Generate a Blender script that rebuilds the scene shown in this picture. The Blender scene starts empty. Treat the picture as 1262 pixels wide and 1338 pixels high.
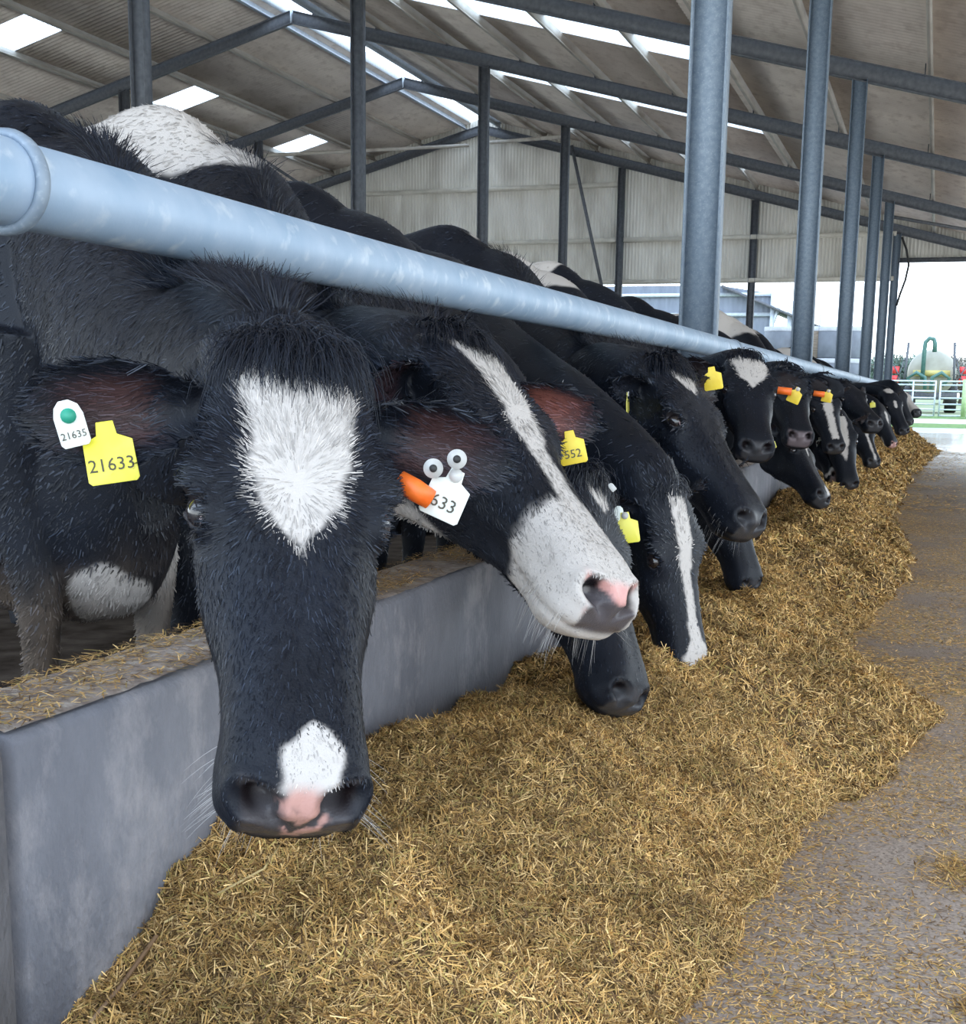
import bpy, bmesh, math, random
import numpy as np
from mathutils import Vector, Matrix
random.seed(7); rng = np.random.default_rng(11)
sc = bpy.context.scene
COL = sc.collection

# ------------------------------------------------------------------ camera, sky, light, exposure
H = 1.0
F_PX, YAW, PITCH, ROLL, CX, CY = 1657.33, 18.7503, 10.2583, 0.879, 648.56, 810.30
IW, IH = 1262.0, 1338.0
a, b, c = [math.radians(v) for v in (YAW, PITCH, ROLL)]
FW = np.array([-math.sin(a)*math.cos(b), math.cos(a)*math.cos(b), -math.sin(b)])
_r = np.array([math.cos(a), math.sin(a), 0]); _u = np.cross(_r, FW)
RT = _r*math.cos(c)+_u*math.sin(c); UP = -_r*math.sin(c)+_u*math.cos(c)
cam_d = bpy.data.cameras.new('camera'); cam = bpy.data.objects.new('camera', cam_d); COL.objects.link(cam)
cam.matrix_world = Matrix(((RT[0], UP[0], -FW[0], 0), (RT[1], UP[1], -FW[1], 0), (RT[2], UP[2], -FW[2], H), (0, 0, 0, 1)))
cam_d.sensor_fit = 'HORIZONTAL'; cam_d.sensor_width = 36.0
cam_d.lens = 36.0*F_PX/IW
cam_d.shift_x = -(CX-IW/2)/IW
cam_d.shift_y = (CY-IH/2)/IW
cam_d.clip_end = 400
sc.camera = cam
def ray(x, y): return FW+(x-CX)/F_PX*RT-(y-CY)/F_PX*UP
def at(x, y, d):            # point seen at photo pixel (x, y), d metres deep
    return np.array([0, 0, H])+ray(x, y)*d
def on_x(x, y, X): D = ray(x, y); return np.array([0, 0, H])+D*(X/D[0])
def on_y(x, y, Y): D = ray(x, y); return np.array([0, 0, H])+D*(Y/D[1])

W = bpy.data.worlds.new('sky'); sc.world = W; W.use_nodes = True
nt = W.node_tree; bg = nt.nodes['Background']
tc = nt.nodes.new('ShaderNodeTexCoord'); sep = nt.nodes.new('ShaderNodeSeparateXYZ'); rp = nt.nodes.new('ShaderNodeValToRGB')
nz = nt.nodes.new('ShaderNodeTexNoise'); nz.inputs['Scale'].default_value = 2.5
nt.links.new(tc.outputs['Generated'], sep.inputs[0]); nt.links.new(sep.outputs['Z'], rp.inputs[0])
rp.color_ramp.elements[0].position = 0.0; rp.color_ramp.elements[0].color = (0.86, 0.95, 1.0, 1)
rp.color_ramp.elements[1].position = 0.6; rp.color_ramp.elements[1].color = (0.60, 0.76, 1.0, 1)
nt.links.new(rp.outputs[0], bg.inputs['Color']); bg.inputs['Strength'].default_value = 3.0
sc.view_settings.view_transform = 'Standard'; sc.view_settings.look = 'None'
sc.view_settings.exposure = 0.5; sc.view_settings.gamma = 1.0; sc.view_settings.use_curve_mapping = False
sc.cycles.use_denoising = True
sc.cycles.max_bounces = 8; sc.cycles.diffuse_bounces = 5; sc.cycles.glossy_bounces = 3; sc.cycles.transparent_max_bounces = 6

# ------------------------------------------------------------------ helpers
def link(name, me, m=None, parent=None, loc=None):
    o = bpy.data.objects.new(name, me); COL.objects.link(o)
    if m is not None and me is not None: me.materials.append(m)
    if parent is not None: o.parent = parent
    if loc is not None: o.location = loc
    return o
def tag(o, label=None, cat=None, group=None, kind=None):
    if label: o['label'] = label
    if cat: o['category'] = cat
    if group: o['group'] = group
    if kind: o['kind'] = kind
    return o
def empty(name, loc=(0, 0, 0), label=None, cat=None, group=None):
    o = bpy.data.objects.new(name, None); COL.objects.link(o); o.location = [float(v) for v in loc]; o.empty_display_size = .1
    return tag(o, label, cat, group)
def np_mesh(name, V, F, smooth=True):
    """V (n,3); F list of face arrays, each (m,k)"""
    V = np.asarray(V, dtype=np.float32); me = bpy.data.meshes.new(name)
    if isinstance(F, np.ndarray): F = [F]
    F = [np.asarray(f, dtype=np.int32) for f in F if len(f)]
    nl = sum(f.size for f in F); nf = sum(len(f) for f in F)
    me.vertices.add(len(V)); me.vertices.foreach_set('co', V.ravel())
    me.loops.add(nl); me.loops.foreach_set('vertex_index', np.concatenate([f.ravel() for f in F]))
    st = []; k = 0
    for f in F:
        st.append(k+np.arange(len(f))*f.shape[1]); k += f.size
    me.polygons.add(nf); me.polygons.foreach_set('loop_start', np.concatenate(st).astype(np.int32))
    me.update(calc_edges=True)
    if smooth: me.polygons.foreach_set('use_smooth', np.ones(nf, dtype=bool))
    return me
def set_col(me, C, name='col'):
    at_ = me.color_attributes.new(name, 'FLOAT_COLOR', 'POINT')
    C4 = np.ones((len(C), 4), dtype=np.float32); C4[:, :3] = C; at_.data.foreach_set('color', C4.ravel())
class MB:
    def __init__(s): s.V = []; s.F = {}; s.n = 0
    def add(s, V, F):
        V = np.asarray(V, float); s.V.append(V)
        for f in F: s.F.setdefault(len(f), []).append([i+s.n for i in f])
        s.n += len(V); return s
    def box(s, lo, hi, M=None):
        x0, y0, z0 = lo; x1, y1, z1 = hi
        V = np.array([(x0,y0,z0),(x1,y0,z0),(x1,y1,z0),(x0,y1,z0),(x0,y0,z1),(x1,y0,z1),(x1,y1,z1),(x0,y1,z1)], float)
        if M is not None: V = V@M[0].T+M[1]
        return s.add(V, [(0,3,2,1),(4,5,6,7),(0,1,5,4),(1,2,6,5),(2,3,7,6),(3,0,4,7)])
    def bar(s, p, q, w, h, up=(0, 0, 1)):     # rectangular bar from p to q
        p = np.array(p, float); q = np.array(q, float); d = q-p; L = np.linalg.norm(d); x = d/L
        z = np.array(up, float); y = np.cross(z, x); y /= np.linalg.norm(y); z = np.cross(x, y)
        return s.box((0, -w/2, -h/2), (L, w/2, h/2), (np.stack([x, y, z], 1), p))
    def tube(s, pts, r, n=16, cap=True):
        pts = np.array(pts, float); k = len(pts); rr = np.ones(k)*r if np.isscalar(r) else np.array(r)
        T = np.gradient(pts, axis=0); T /= np.linalg.norm(T, axis=1)[:, None]
        ref = np.array([0, 0, 1.]) if abs(T[0][2]) < .9 else np.array([1., 0, 0])
        V = []; nrm = ref-T[0]*np.dot(ref, T[0]); nrm /= np.linalg.norm(nrm)
        for i in range(k):
            nrm = nrm-T[i]*np.dot(nrm, T[i]); nrm /= np.linalg.norm(nrm); bn = np.cross(T[i], nrm)
            an = np.arange(n)*2*math.pi/n
            V.append(pts[i]+rr[i]*(np.cos(an)[:, None]*nrm+np.sin(an)[:, None]*bn))
        F = [(i*n+j, i*n+(j+1) % n, (i+1)*n+(j+1) % n, (i+1)*n+j) for i in range(k-1) for j in range(n)]
        if cap: F += [tuple(range(n-1, -1, -1)), tuple((k-1)*n+j for j in range(n))]
        return s.add(np.concatenate(V), F)
    def prism(s, poly, d0, d1, M=None):       # 2-D polygon (u,v) extruded along w
        n = len(poly); V = np.array([(u, v, d0) for u, v in poly]+[(u, v, d1) for u, v in poly], float)
        if M is not None: V = V@M[0].T+M[1]
        return s.add(V, [tuple(range(n-1, -1, -1)), tuple(range(n, 2*n))]+[(i, (i+1) % n, n+(i+1) % n, n+i) for i in range(n)])
    def mesh(s, name, smooth=False):
        return np_mesh(name, np.concatenate(s.V), [np.array(f) for f in s.F.values()], smooth)
    def build(s, name, m, parent=None, smooth=False, bevel=0, loc=None):
        o = link(name, s.mesh(name, smooth), m, parent, loc)
        if bevel:
            b_ = o.modifiers.new('bevel', 'BEVEL'); b_.width = bevel; b_.segments = 2; b_.limit_method = 'ANGLE'
        return o
def frame_from(z, up=(0, 0, 1)):              # matrix with columns x,y,z ; z given, y as near up as possible
    z = np.array(z, float); z /= np.linalg.norm(z); x = np.cross(up, z); x /= np.linalg.norm(x); y = np.cross(z, x)
    return np.stack([x, y, z], 1)

def new_mat(name):
    m = bpy.data.materials.new(name); m.use_nodes = True; return m, m.node_tree.nodes, m.node_tree.links, m.node_tree.nodes['Principled BSDF']
def noise_mat(name, c0, c1, scale=5, rough=.7, metal=0, bump=0, bscale=None, detail=6, spec=.5, c2=None, s2=None, t2=(.45, .6), stretch=None, coords='Object'):
    m, N, Lk, P = new_mat(name)
    t = N.new('ShaderNodeTexCoord'); mp = N.new('ShaderNodeMapping'); Lk.new(t.outputs[coords], mp.inputs[0])
    if stretch: mp.inputs['Scale'].default_value = stretch
    n = N.new('ShaderNodeTexNoise'); n.inputs['Scale'].default_value = scale; n.inputs['Detail'].default_value = detail; Lk.new(mp.outputs[0], n.inputs[0])
    r = N.new('ShaderNodeValToRGB'); r.color_ramp.elements[0].position = .35; r.color_ramp.elements[1].position = .68
    r.color_ramp.elements[0].color = (*c0, 1); r.color_ramp.elements[1].color = (*c1, 1); Lk.new(n.outputs[0], r.inputs[0]); out = r.outputs[0]
    if c2:
        n2 = N.new('ShaderNodeTexNoise'); n2.inputs['Scale'].default_value = s2; n2.inputs['Detail'].default_value = 8; Lk.new(mp.outputs[0], n2.inputs[0])
        r2 = N.new('ShaderNodeMapRange'); r2.inputs[1].default_value, r2.inputs[2].default_value = t2; Lk.new(n2.outputs[0], r2.inputs[0])
        mx = N.new('ShaderNodeMix'); mx.data_type = 'RGBA'; Lk.new(r2.outputs[0], mx.inputs[0]); Lk.new(out, mx.inputs[6]); mx.inputs[7].default_value = (*c2, 1); out = mx.outputs[2]
    Lk.new(out, P.inputs['Base Color']); P.inputs['Roughness'].default_value = rough; P.inputs['Metallic'].default_value = metal
    P.inputs['Specular IOR Level'].default_value = spec
    if bump:
        nb = N.new('ShaderNodeTexNoise'); nb.inputs['Scale'].default_value = bscale or scale*4; nb.inputs['Detail'].default_value = 8; Lk.new(mp.outputs[0], nb.inputs[0])
        bp = N.new('ShaderNodeBump'); bp.inputs['Strength'].default_value = 1; bp.inputs['Distance'].default_value = bump; Lk.new(nb.outputs[0], bp.inputs['Height']); Lk.new(bp.outputs[0], P.inputs['Normal'])
    return m
def attr_mat(name, rough=.5, spec=.5, sheen=0, bump=0, gloss=False, bscale=200, trans=0):
    m, N, Lk, P = new_mat(name)
    at_ = N.new('ShaderNodeAttribute'); at_.attribute_name = 'col'; Lk.new(at_.outputs['Color'], P.inputs['Base Color'])
    P.inputs['Roughness'].default_value = rough; P.inputs['Specular IOR Level'].default_value = spec
    if sheen: P.inputs['Sheen Weight'].default_value = sheen; P.inputs['Sheen Roughness'].default_value = .4
    if gloss:
        a2 = N.new('ShaderNodeAttribute'); a2.attribute_name = 'gloss'; sp = N.new('ShaderNodeSeparateColor'); Lk.new(a2.outputs['Color'], sp.inputs[0]); Lk.new(sp.outputs[0], P.inputs['Roughness'])
    if bump:
        t = N.new('ShaderNodeTexCoord'); n = N.new('ShaderNodeTexNoise'); n.inputs['Scale'].default_value = bscale; n.inputs['Detail'].default_value = 4; Lk.new(t.outputs['Object'], n.inputs[0])
        bp = N.new('ShaderNodeBump'); bp.inputs['Distance'].default_value = bump; Lk.new(n.outputs[0], bp.inputs['Height']); Lk.new(bp.outputs[0], P.inputs['Normal'])
    return m

M = {}
M['galv'] = noise_mat('galvanised_pipe', (.28, .39, .52), (.38, .48, .60), 9, .55, .12, .0004, 60, c2=(.50, .58, .66), s2=24, t2=(.56, .7))
M['steel'] = noise_mat('galvanised_steel', (.19, .245, .31), (.26, .32, .385), 30, .55, .1, c2=(.33, .385, .45), s2=120, t2=(.55, .75))
M['flange'] = M['steel']
M['dsteel'] = noise_mat('rafter_steel', (.085, .09, .10), (.13, .135, .145), 14, .65, .1)
M['bsteel'] = noise_mat('bright_steel', (.5, .56, .62), (.62, .68, .74), 14, .4, .3)
M['purlin'] = noise_mat('purlin_steel', (.42, .38, .32), (.56, .51, .44), 6, .7, .1, c2=(.30, .25, .20), s2=3, t2=(.52, .7), stretch=(1, .3, 1))
M['roof'] = noise_mat('fibre_cement_sheet', (.66, .575, .50), (.78, .69, .60), 1.6, .85, 0, c2=(.55, .46, .39), s2=6, t2=(.5, .75), stretch=(1, .5, 1))
M['clad'] = noise_mat('cladding_sheet', (.60, .57, .50), (.70, .67, .60), 2, .6, 0, c2=(.42, .39, .33), s2=1.2, t2=(.5, .7), stretch=(1, 1, .35))
M['cream'] = noise_mat('cream_rail', (.50, .47, .40), (.62, .58, .50), 4, .6)
M['bclad'] = noise_mat('grey_cladding', (.17, .195, .24), (.22, .25, .30), 3, .6, 0, stretch=(1, 1, .4))
M['concrete'] = noise_mat('cast_concrete', (.11, .112, .13), (.19, .19, .21), 3.0, .78, 0, .004, 90, c2=(.32, .30, .305), s2=5, t2=(.50, .72), stretch=(1, 1, .6))
for n_ in M['concrete'].node_tree.nodes:
    if n_.type == 'TEX_NOISE' and n_.inputs['Scale'].default_value < 50: n_.inputs['Roughness'].default_value = .72; n_.inputs['Detail'].default_value = 12
M['walltop'] = noise_mat('dirty_concrete', (.20, .155, .13), (.36, .30, .26), 14, .85, 0, .004, 90, c2=(.42, .37, .32), s2=40, t2=(.5, .65))
M['slurry'] = noise_mat('wet_slatted_floor', (.035, .028, .024), (.09, .075, .065), 8, .25, 0, .006, 20)
M['rubber'] = noise_mat('black_rubber', (.02, .02, .02), (.035, .035, .035), 20, .6)
M['bark'] = noise_mat('twig', (.12, .10, .08), (.2, .17, .14), 20, .9)

# ------------------------------------------------------------------ ground, passage, yard
m, N, Lk, P = new_mat('passage_concrete')
t = N.new('ShaderNodeTexCoord')
n1 = N.new('ShaderNodeTexNoise'); n1.inputs['Scale'].default_value = 1.1; n1.inputs['Detail'].default_value = 5; Lk.new(t.outputs['Object'], n1.inputs[0])
r1 = N.new('ShaderNodeValToRGB'); r1.color_ramp.elements[0].position = .35; r1.color_ramp.elements[0].color = (.27, .215, .18, 1); r1.color_ramp.elements[1].position = .7; r1.color_ramp.elements[1].color = (.38, .315, .265, 1); Lk.new(n1.outputs[0], r1.inputs[0])
n2 = N.new('ShaderNodeTexVoronoi'); n2.inputs['Scale'].default_value = 170; Lk.new(t.outputs['Object'], n2.inputs[0])
hs = N.new('ShaderNodeHueSaturation'); hs.inputs['Saturation'].default_value = 0; hs.inputs['Value'].default_value = 1.7; Lk.new(n2.outputs['Color'], hs.inputs['Color'])
mx = N.new('ShaderNodeMix'); mx.data_type = 'RGBA'; mx.blend_type = 'MULTIPLY'; mx.inputs[0].default_value = .6; Lk.new(r1.outputs[0], mx.inputs[6]); Lk.new(hs.outputs[0], mx.inputs[7]); Lk.new(mx.outputs[2], P.inputs['Base Color'])
n3 = N.new('ShaderNodeTexNoise'); n3.inputs['Scale'].default_value = .35; Lk.new(t.outputs['Object'], n3.inputs[0])
sp = N.new('ShaderNodeSeparateXYZ'); Lk.new(t.outputs['Object'], sp.inputs[0])
mr = N.new('ShaderNodeMapRange'); mr.inputs[1].default_value = 12; mr.inputs[2].default_value = 30; mr.inputs[3].default_value = .62; mr.inputs[4].default_value = .16; Lk.new(sp.outputs['Y'], mr.inputs[0]); Lk.new(mr.outputs[0], P.inputs['Roughness'])
bp = N.new('ShaderNodeBump'); bp.inputs['Distance'].default_value = .003; nb = N.new('ShaderNodeTexNoise'); nb.inputs['Scale'].default_value = 160; nb.inputs['Detail'].default_value = 5; Lk.new(t.outputs['Object'], nb.inputs[0]); Lk.new(nb.outputs[0], bp.inputs['Height']); Lk.new(bp.outputs[0], P.inputs['Normal'])
M['floor'] = m
tag(MB().box((-1.2, -6, -.2), (9, 38.5, 0)).build('floor', M['floor']), kind='structure')
tag(MB().box((-40, -6, -.2), (-1.2, 38.5, .1)).build('floor', M['slurry']), kind='structure')
M['apron'] = noise_mat('wet_yard_concrete', (.16, .17, .18), (.28, .29, .31), .8, .3, 0, .004, 3, stretch=(.3, 1, 1))
M['grass'] = noise_mat('mown_grass', (.07, .15, .03), (.15, .24, .06), 6, .9, 0, .02, 30)
M['track'] = noise_mat('gravel_track', (.40, .34, .29), (.52, .46, .40), 2, .9)
M['field'] = noise_mat('far_field', (.12, .16, .07), (.22, .24, .13), .2, .95)
tag(MB().add([(-60,38.5,-.02),(60,38.5,-.02),(60,44,.02),(-60,44,.02)], [(0,1,2,3)]).build('wet_apron', M['apron']), 'wet pale concrete yard strip just beyond the end of the shed', 'yard')
tag(MB().add([(-60,44,.02),(60,44,.02),(60,46.2,.12),(-60,46.2,.12)], [(0,1,2,3)]).build('grass_verge', M['grass']), 'near strip of green grass between the wet yard and the gravel track', 'grass', kind='stuff')
tag(MB().add([(-60,46.2,.12),(60,46.2,.12),(60,48.6,.24),(-60,48.6,.24)], [(0,1,2,3)]).build('gravel_track', M['track']), 'pale gravel track crossing in front of the galvanised gate', 'track')
tag(MB().add([(-60,48.6,.24),(60,48.6,.24),(60,51,.30),(-60,51,.30)], [(0,1,2,3)]).build('grass_verge', M['grass']), 'far strip of green grass at the foot of the galvanised gate', 'grass', kind='stuff')
tag(MB().add([(-200,51,.30),(200,51,.30),(200,300,1.0),(-200,300,1.0)], [(0,1,2,3)]).build('farm_field', M['field']), 'dull green field stretching away behind the gate', 'field', kind='stuff')

# ------------------------------------------------------------------ shed frame
BAY = 6.1; YG = 38.2; SL = .263; XR = -13.66; ZR = 7.67+H; XF = -1.374
XE, XW = 6.5, -31.0  # right eave lies out of view, pushed out to dim cows and silage
YB = [YG-(4-k)*BAY for k in range(-1, 5)]       # portal frames -1..4 (4 = gable)
def zraf(X): return ZR-SL*abs(X-XR)
def isec(mb, p, q, d, w, up, tf=.011, tw=.008):  # I-section: depth d along 'up', width w
    p = np.array(p, float); q = np.array(q, float); up = np.array(up, float)
    ax = (q-p)/np.linalg.norm(q-p); up = up-ax*np.dot(up, ax); up /= np.linalg.norm(up)
    mb.bar(p, q, tw, d-2*tf, up); mb.bar(p+up*(d/2-tf/2), q+up*(d/2-tf/2), w, tf, up); mb.bar(p-up*(d/2-tf/2), q-up*(d/2-tf/2), w, tf, up)
    return mb
ordn = ['nearest', 'second', 'third', 'fourth', 'fifth', 'sixth']
for i, Y in enumerate(YB):
    X = XF
    mb = isec(MB(), (X, Y, .1), (X, Y, zraf(X)+.02), .215, .135, (1, 0, 0))
    tag(mb.build('steel_column', M['steel']), ['nearest and widest blue-grey steel column rising behind the feed rail', 'second blue-grey steel column along the feed rail, right of the widest one', 'third steel column along the feed rail, its top meeting a rafter near the upper right', 'fourth steel column along the feed rail, counted from the nearest', 'second-last steel column along the feed rail before the open end', 'last steel column of the feed rail, at the corner of the open end'][i], 'column', 'steel columns along the feed rail')
for i, Y in enumerate(YB[1:5]):
    mb = isec(MB(), (-9.27, Y, .1), (-9.27, Y, zraf(-9.27)+.02), .20, .155, (1, 0, 0))
    tag(mb.build('steel_column', M['dsteel']), ['dark inner steel column at upper left, rising behind the white-shouldered cow', 'dark inner steel column left of the roof ridge, running out of the top of the picture', 'dark inner steel column standing in front of the gable peak', 'dark inner steel column just left of the slanting brace on the gable'][i], 'column', 'inner steel columns')
for i, Y in enumerate(YB[3:5]):
    tag(isec(MB(), (-17.93, Y, .1), (-17.93, Y, zraf(-17.93)+.02), .2, .155, (1, 0, 0)).build('steel_column', M['dsteel']), ['short dark steel column half hidden behind the upper left column', 'far left steel column under the rafter, left of a thin brace'][i], 'column', 'far row steel columns')
for X, lb in ((-9.27, 'dark gable post right of the slanting brace'), (-5.33, 'dark gable post seen between the two nearest columns'), (-17.93, 'dark gable post at the far left behind the cows')):
    tag(isec(MB(), (X, YG, .1), (X, YG, zraf(X)), .2, .155, (1, 0, 0)).build('gable_post', M['dsteel']), lb, 'post', 'gable posts')
for i, Y in enumerate(YB):
    root = empty('roof_rafter', (XR, Y, ZR), ['dark rafter at the near end of the shed, above the top of the picture', 'dark rafter above the picture, just nearer than the topmost visible one', 'topmost visible dark rafter, crossing the upper right of the picture', 'dark rafter with its ridge joint at upper left of the picture', 'dark rafter with its ridge joint just left of the gable peak', 'dark gable rafter lying along the top of the far end wall'][i], 'rafter', 'roof rafters')
    for s in (1, -1):
        Xe = XE if s > 0 else XW
        d = .255; mb = MB(); cz = d/2/math.cos(math.atan(SL))
        isec(mb, (0, 0, cz), (Xe-XR, 0, cz-SL*abs(Xe-XR)), d, .105, (0, 0, 1))
        mb.build('rafter_beam', M['dsteel'], root)
    mb = MB().box((-.012, -.06, 0), (.012, .06, .27)); mb.build('ridge_plate', M['bsteel'], root)
YN = -2.0           # near edge of the roof, unseen, drawn this far to cut front light
# purlins
PX = [-.45, -2.09, -3.71, -5.30, -6.88, -8.46, -10.05, -11.64, -13.1, -14.2, -15.64, -17.2, -18.64, -20.25, -21.85, -23.4, -25.0, 1.15, 2.75, 4.35, 5.95]
zt = .27
def purlin(X):
    z0 = zraf(X)+zt; s = 1 if X > XR else -1
    mb = MB()
    # Z-section, web perpendicular to slope
    n = np.array([s*SL, 0, 1.]); n /= np.linalg.norm(n); tt = np.array([1, 0, -s*SL]); tt /= np.linalg.norm(tt)
    Mx = (np.stack([tt, np.array([0, 1., 0]), n], 1), np.array([X, 0, z0]))
    mb.box((-.002, YN, 0), (.002, YG, .18), Mx); mb.box((0, YN, 0), (.065, YG, .004), Mx); mb.box((-.065, YN, .176), (0, YG, .18), Mx)
    mb.box((.061, YN, 0), (.065, YG, .02), Mx)
    return mb
names_p = {}
for X in PX:
    br = X in (-13.1, -14.2)
    o = purlin(X).build('roof_purlin', M['bsteel'] if br else M['purlin'])
    d = abs(X-XR)
    side = 'right' if X > XR else 'left'
    k = int(round(d/1.6))
    nm = ['zero', 'first', 'second', 'third', 'fourth', 'fifth', 'sixth', 'seventh', 'eighth', 'ninth', 'tenth', 'eleventh', 'twelfth', 'thirteenth'][k]
    lb = ('bright galvanised eaves purlin beside the ridge opening on the %s slope' % side) if br else 'pale roof purlin, %s one down the %s slope from the ridge' % (nm, side)
    tag(o, lb, 'purlin', 'roof purlins')
# purlin cleats stand on the rafters : parts of rafters
raf_objs = [o for o in COL.objects if o.name.startswith('roof_rafter')]
for root in raf_objs:
    for X in PX[:9]:
        MB().box((X-XR-.05, -.055, zraf(X)-ZR+.25), (X-XR-.035, .055, zraf(X)-ZR+.42)).build('purlin_cleat', M['dsteel'], root)
# roof sheets with skylight openings (profiled fibre cement, real corrugation across Y)
zs = zt+.19
sky_y = [(YG-(4-k)*BAY-3.85, YG-(4-k)*BAY-2.7) for k in range(0, 5)]
def sheet(x0, x1, y0, y1, prof=.146, amp=.016):
    n = max(2, int((y1-y0)/prof*6)); ys = np.linspace(y0, y1, n+1); zz = amp*np.cos(2*math.pi*ys/prof)
    xs = np.array([x0, x1]); V = []
    for lift in (0, .008):
        for X in xs:
            V.append(np.stack([np.full(n+1, X), ys, zraf(X)+zs+amp+zz+lift], 1))
    V = np.concatenate(V); m_ = n+1; i = np.arange(n)
    F = [np.stack([i, i+1, m_+i+1, m_+i], 1), np.stack([2*m_+i, 3*m_+i, 3*m_+i+1, 2*m_+i+1], 1), np.stack([i, 2*m_+i, 2*m_+i+1, i+1], 1), np.stack([m_+i, m_+i+1, 3*m_+i+1, 3*m_+i], 1)]
    return V, F
def roof_piece(rects):
    VV = []; FF = []; k = 0
    for rct in rects:
        V, F = sheet(*rct); VV.append(V); FF += [f+k for f in F]; k += len(V)
    return np_mesh('roof', np.concatenate(VV), FF)
ridge_gap = .42
def slope(xa, xb, sx0, sx1):      # rects for a slope between xa<xb with skylights in sx0..sx1
    R_ = []; y = YN
    cuts = [s_ for s_ in sky_y if s_[0] > YN]
    if sx0 is None: return [(xa, xb, YN, YG+.2)]
    R_.append((xa, sx0, YN, YG+.2)); R_.append((sx1, xb, YN, YG+.2))
    y = YN
    for s0, s1 in cuts: R_.append((sx0, sx1, y, s0)); y = s1
    R_.append((sx0, sx1, y, YG+.2)); return R_
tag(link('ceiling', roof_piece(slope(XR+ridge_gap, XE, -10.05, -4.0)), M['roof']), kind='structure')
tag(link('ceiling', roof_piece(slope(XW, XR-ridge_gap, -18.85, -17.5)), M['roof']), kind='structure')
# skylights: translucent GRP sheets
m, N, Lk, P = new_mat('translucent_sheet')
for l_ in list(P.outputs[0].links): Lk.remove(l_)
tr = N.new('ShaderNodeBsdfTranslucent'); tr.inputs[0].default_value = (.95, .98, 1, 1); tp = N.new('ShaderNodeBsdfTransparent'); tp.inputs[0].default_value = (.95, .98, 1, 1)
ms = N.new('ShaderNodeMixShader'); ms.inputs[0].default_value = .55; Lk.new(tr.outputs[0], ms.inputs[1]); Lk.new(tp.outputs[0], ms.inputs[2]); Lk.new(ms.outputs[0], N['Material Output'].inputs[0])
M['grp'] = m
wn = 0
for s0, s1 in sky_y:
    if s0 < YN: continue
    for (xa, xb) in ((-10.05, -4.0), (-18.85, -17.5)):
        wn += 1
        V, F = sheet(xa, xb, s0, s1, amp=.012); tag(link('window_%d' % wn, np_mesh('skylight', V, F), M['grp']), kind='structure')
# ridge: raised vent with capping strips
for s in (1, -1):
    mb = MB(); x0 = XR+s*ridge_gap
    mb.add([(x0, YN, zraf(x0)+zs), (x0, YG, zraf(x0)+zs), (x0-s*.02, YG, zraf(x0)+zs+.22), (x0-s*.02, YN, zraf(x0)+zs+.22)], [(0, 1, 2, 3)])
    o = mb.build('ridge_upstand', M['bsteel']); o.modifiers.new('s', 'SOLIDIFY').thickness = .006
    tag(o, 'bright %s side upstand of the open roof ridge' % ('right' if s > 0 else 'left'), 'ridge trim', 'ridge upstands')

# gable wall, cladding with true ribs, from z=4.19 (left) / 4.74 (right) to the roof
def ribbed(x0, x1, zb, ztf, Y, pitch=.1, amp=.012, name='wall'):
    n = max(4, int((x1-x0)/pitch*8)); xs = np.linspace(x0, x1, n+1); ph = (xs/pitch) % 1.0
    prof = np.clip(np.abs(ph-.5)*4-.6, 0, 1)*amp*2
    V = np.concatenate([np.stack([xs, Y-prof, np.full(n+1, zb)], 1), np.stack([xs, Y-prof, ztf(xs)], 1)]); i = np.arange(n)
    return np_mesh(name, V, np.stack([i, i+1, n+2+i, n+1+i], 1), False)
M['clad'].use_backface_culling = False
o = link('wall_far', ribbed(XW, -1.3, 4.19, lambda x: ZR-SL*np.abs(x-XR)+.50, YG+.16), M['clad']); tag(o, kind='structure')
o = link('wall_far', ribbed(-1.3, XE, 4.74, lambda x: ZR-SL*np.abs(x-XR)+.50, YG+.16), M['clad']); tag(o, kind='structure')
for (z, x0, x1, lb) in ((7.02, -17.9, -9.4, 'upper cream sheeting rail across the gable wall'), (5.43, -25, -9.4, 'middle cream sheeting rail left of the gable post'), (5.43, -9.15, -1.4, 'middle cream sheeting rail right of the gable post'),
                        (4.22, -25, -9.4, 'bottom cream rail of the gable cladding left of the gable post'), (4.22, -9.15, -1.4, 'bottom cream rail of the gable cladding right of the gable post')):
    tag(MB().box((x0, YG-.06, z-.03), (x1, YG+.12, z+.09)).build('sheeting_rail', M['cream']), lb, 'rail', 'gable sheeting rails')
tag(MB().box((-1.3, YG-.02, 4.68), (XE, YG+.1, 4.80)).build('opening_lintel', M['dsteel']), 'dark lintel rail over the open passage end', 'lintel')
def brace(p, q, lb, nm='roof_brace', r=.035, mt='dsteel'):
    tag(MB().tube([p, q], r, 10).build(nm, M[mt]), lb, 'brace')
brace((-10.75, YG-.3, 8.15), (-9.72, YG-.25, 4.1), 'slanting tube brace against the gable wall', r=.05)
brace((-14.0, YG-.3, 8.3), (-17.9, 32.2, 7.2), 'slender roof brace running left from the gable peak', r=.05, mt='purlin')
brace((-13.3, YG-.3, 8.35), (-9.3, 32.2, 7.3), 'slender roof brace running right from the gable peak', r=.05, mt='purlin')
brace((-17.85, 32.2, 7.1), (-16.9, YG-.4, 5.7), 'thin slanting brace beside the far left column', r=.04)
brace((-1.3, 32.3, 5.15), (3.4, YG-.3, 4.9), 'slender roof brace at the right under the last rafters', r=.04)
# curved hose / knee bracket at last column
mb = MB(); mb.tube([(-1.25, YG-.1, 5.35), (-1.1, YG-.1, 5.0), (-1.02, YG-.1, 4.6), (-1.08, YG-.1, 4.2), (-1.2, YG-.1, 3.8), (-1.27, YG-.1, 3.5)], .03, 8)
tag(mb.build('drain_pipe', M['rubber']), 'dark curved downpipe on the last column of the feed rail', 'pipe')
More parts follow.
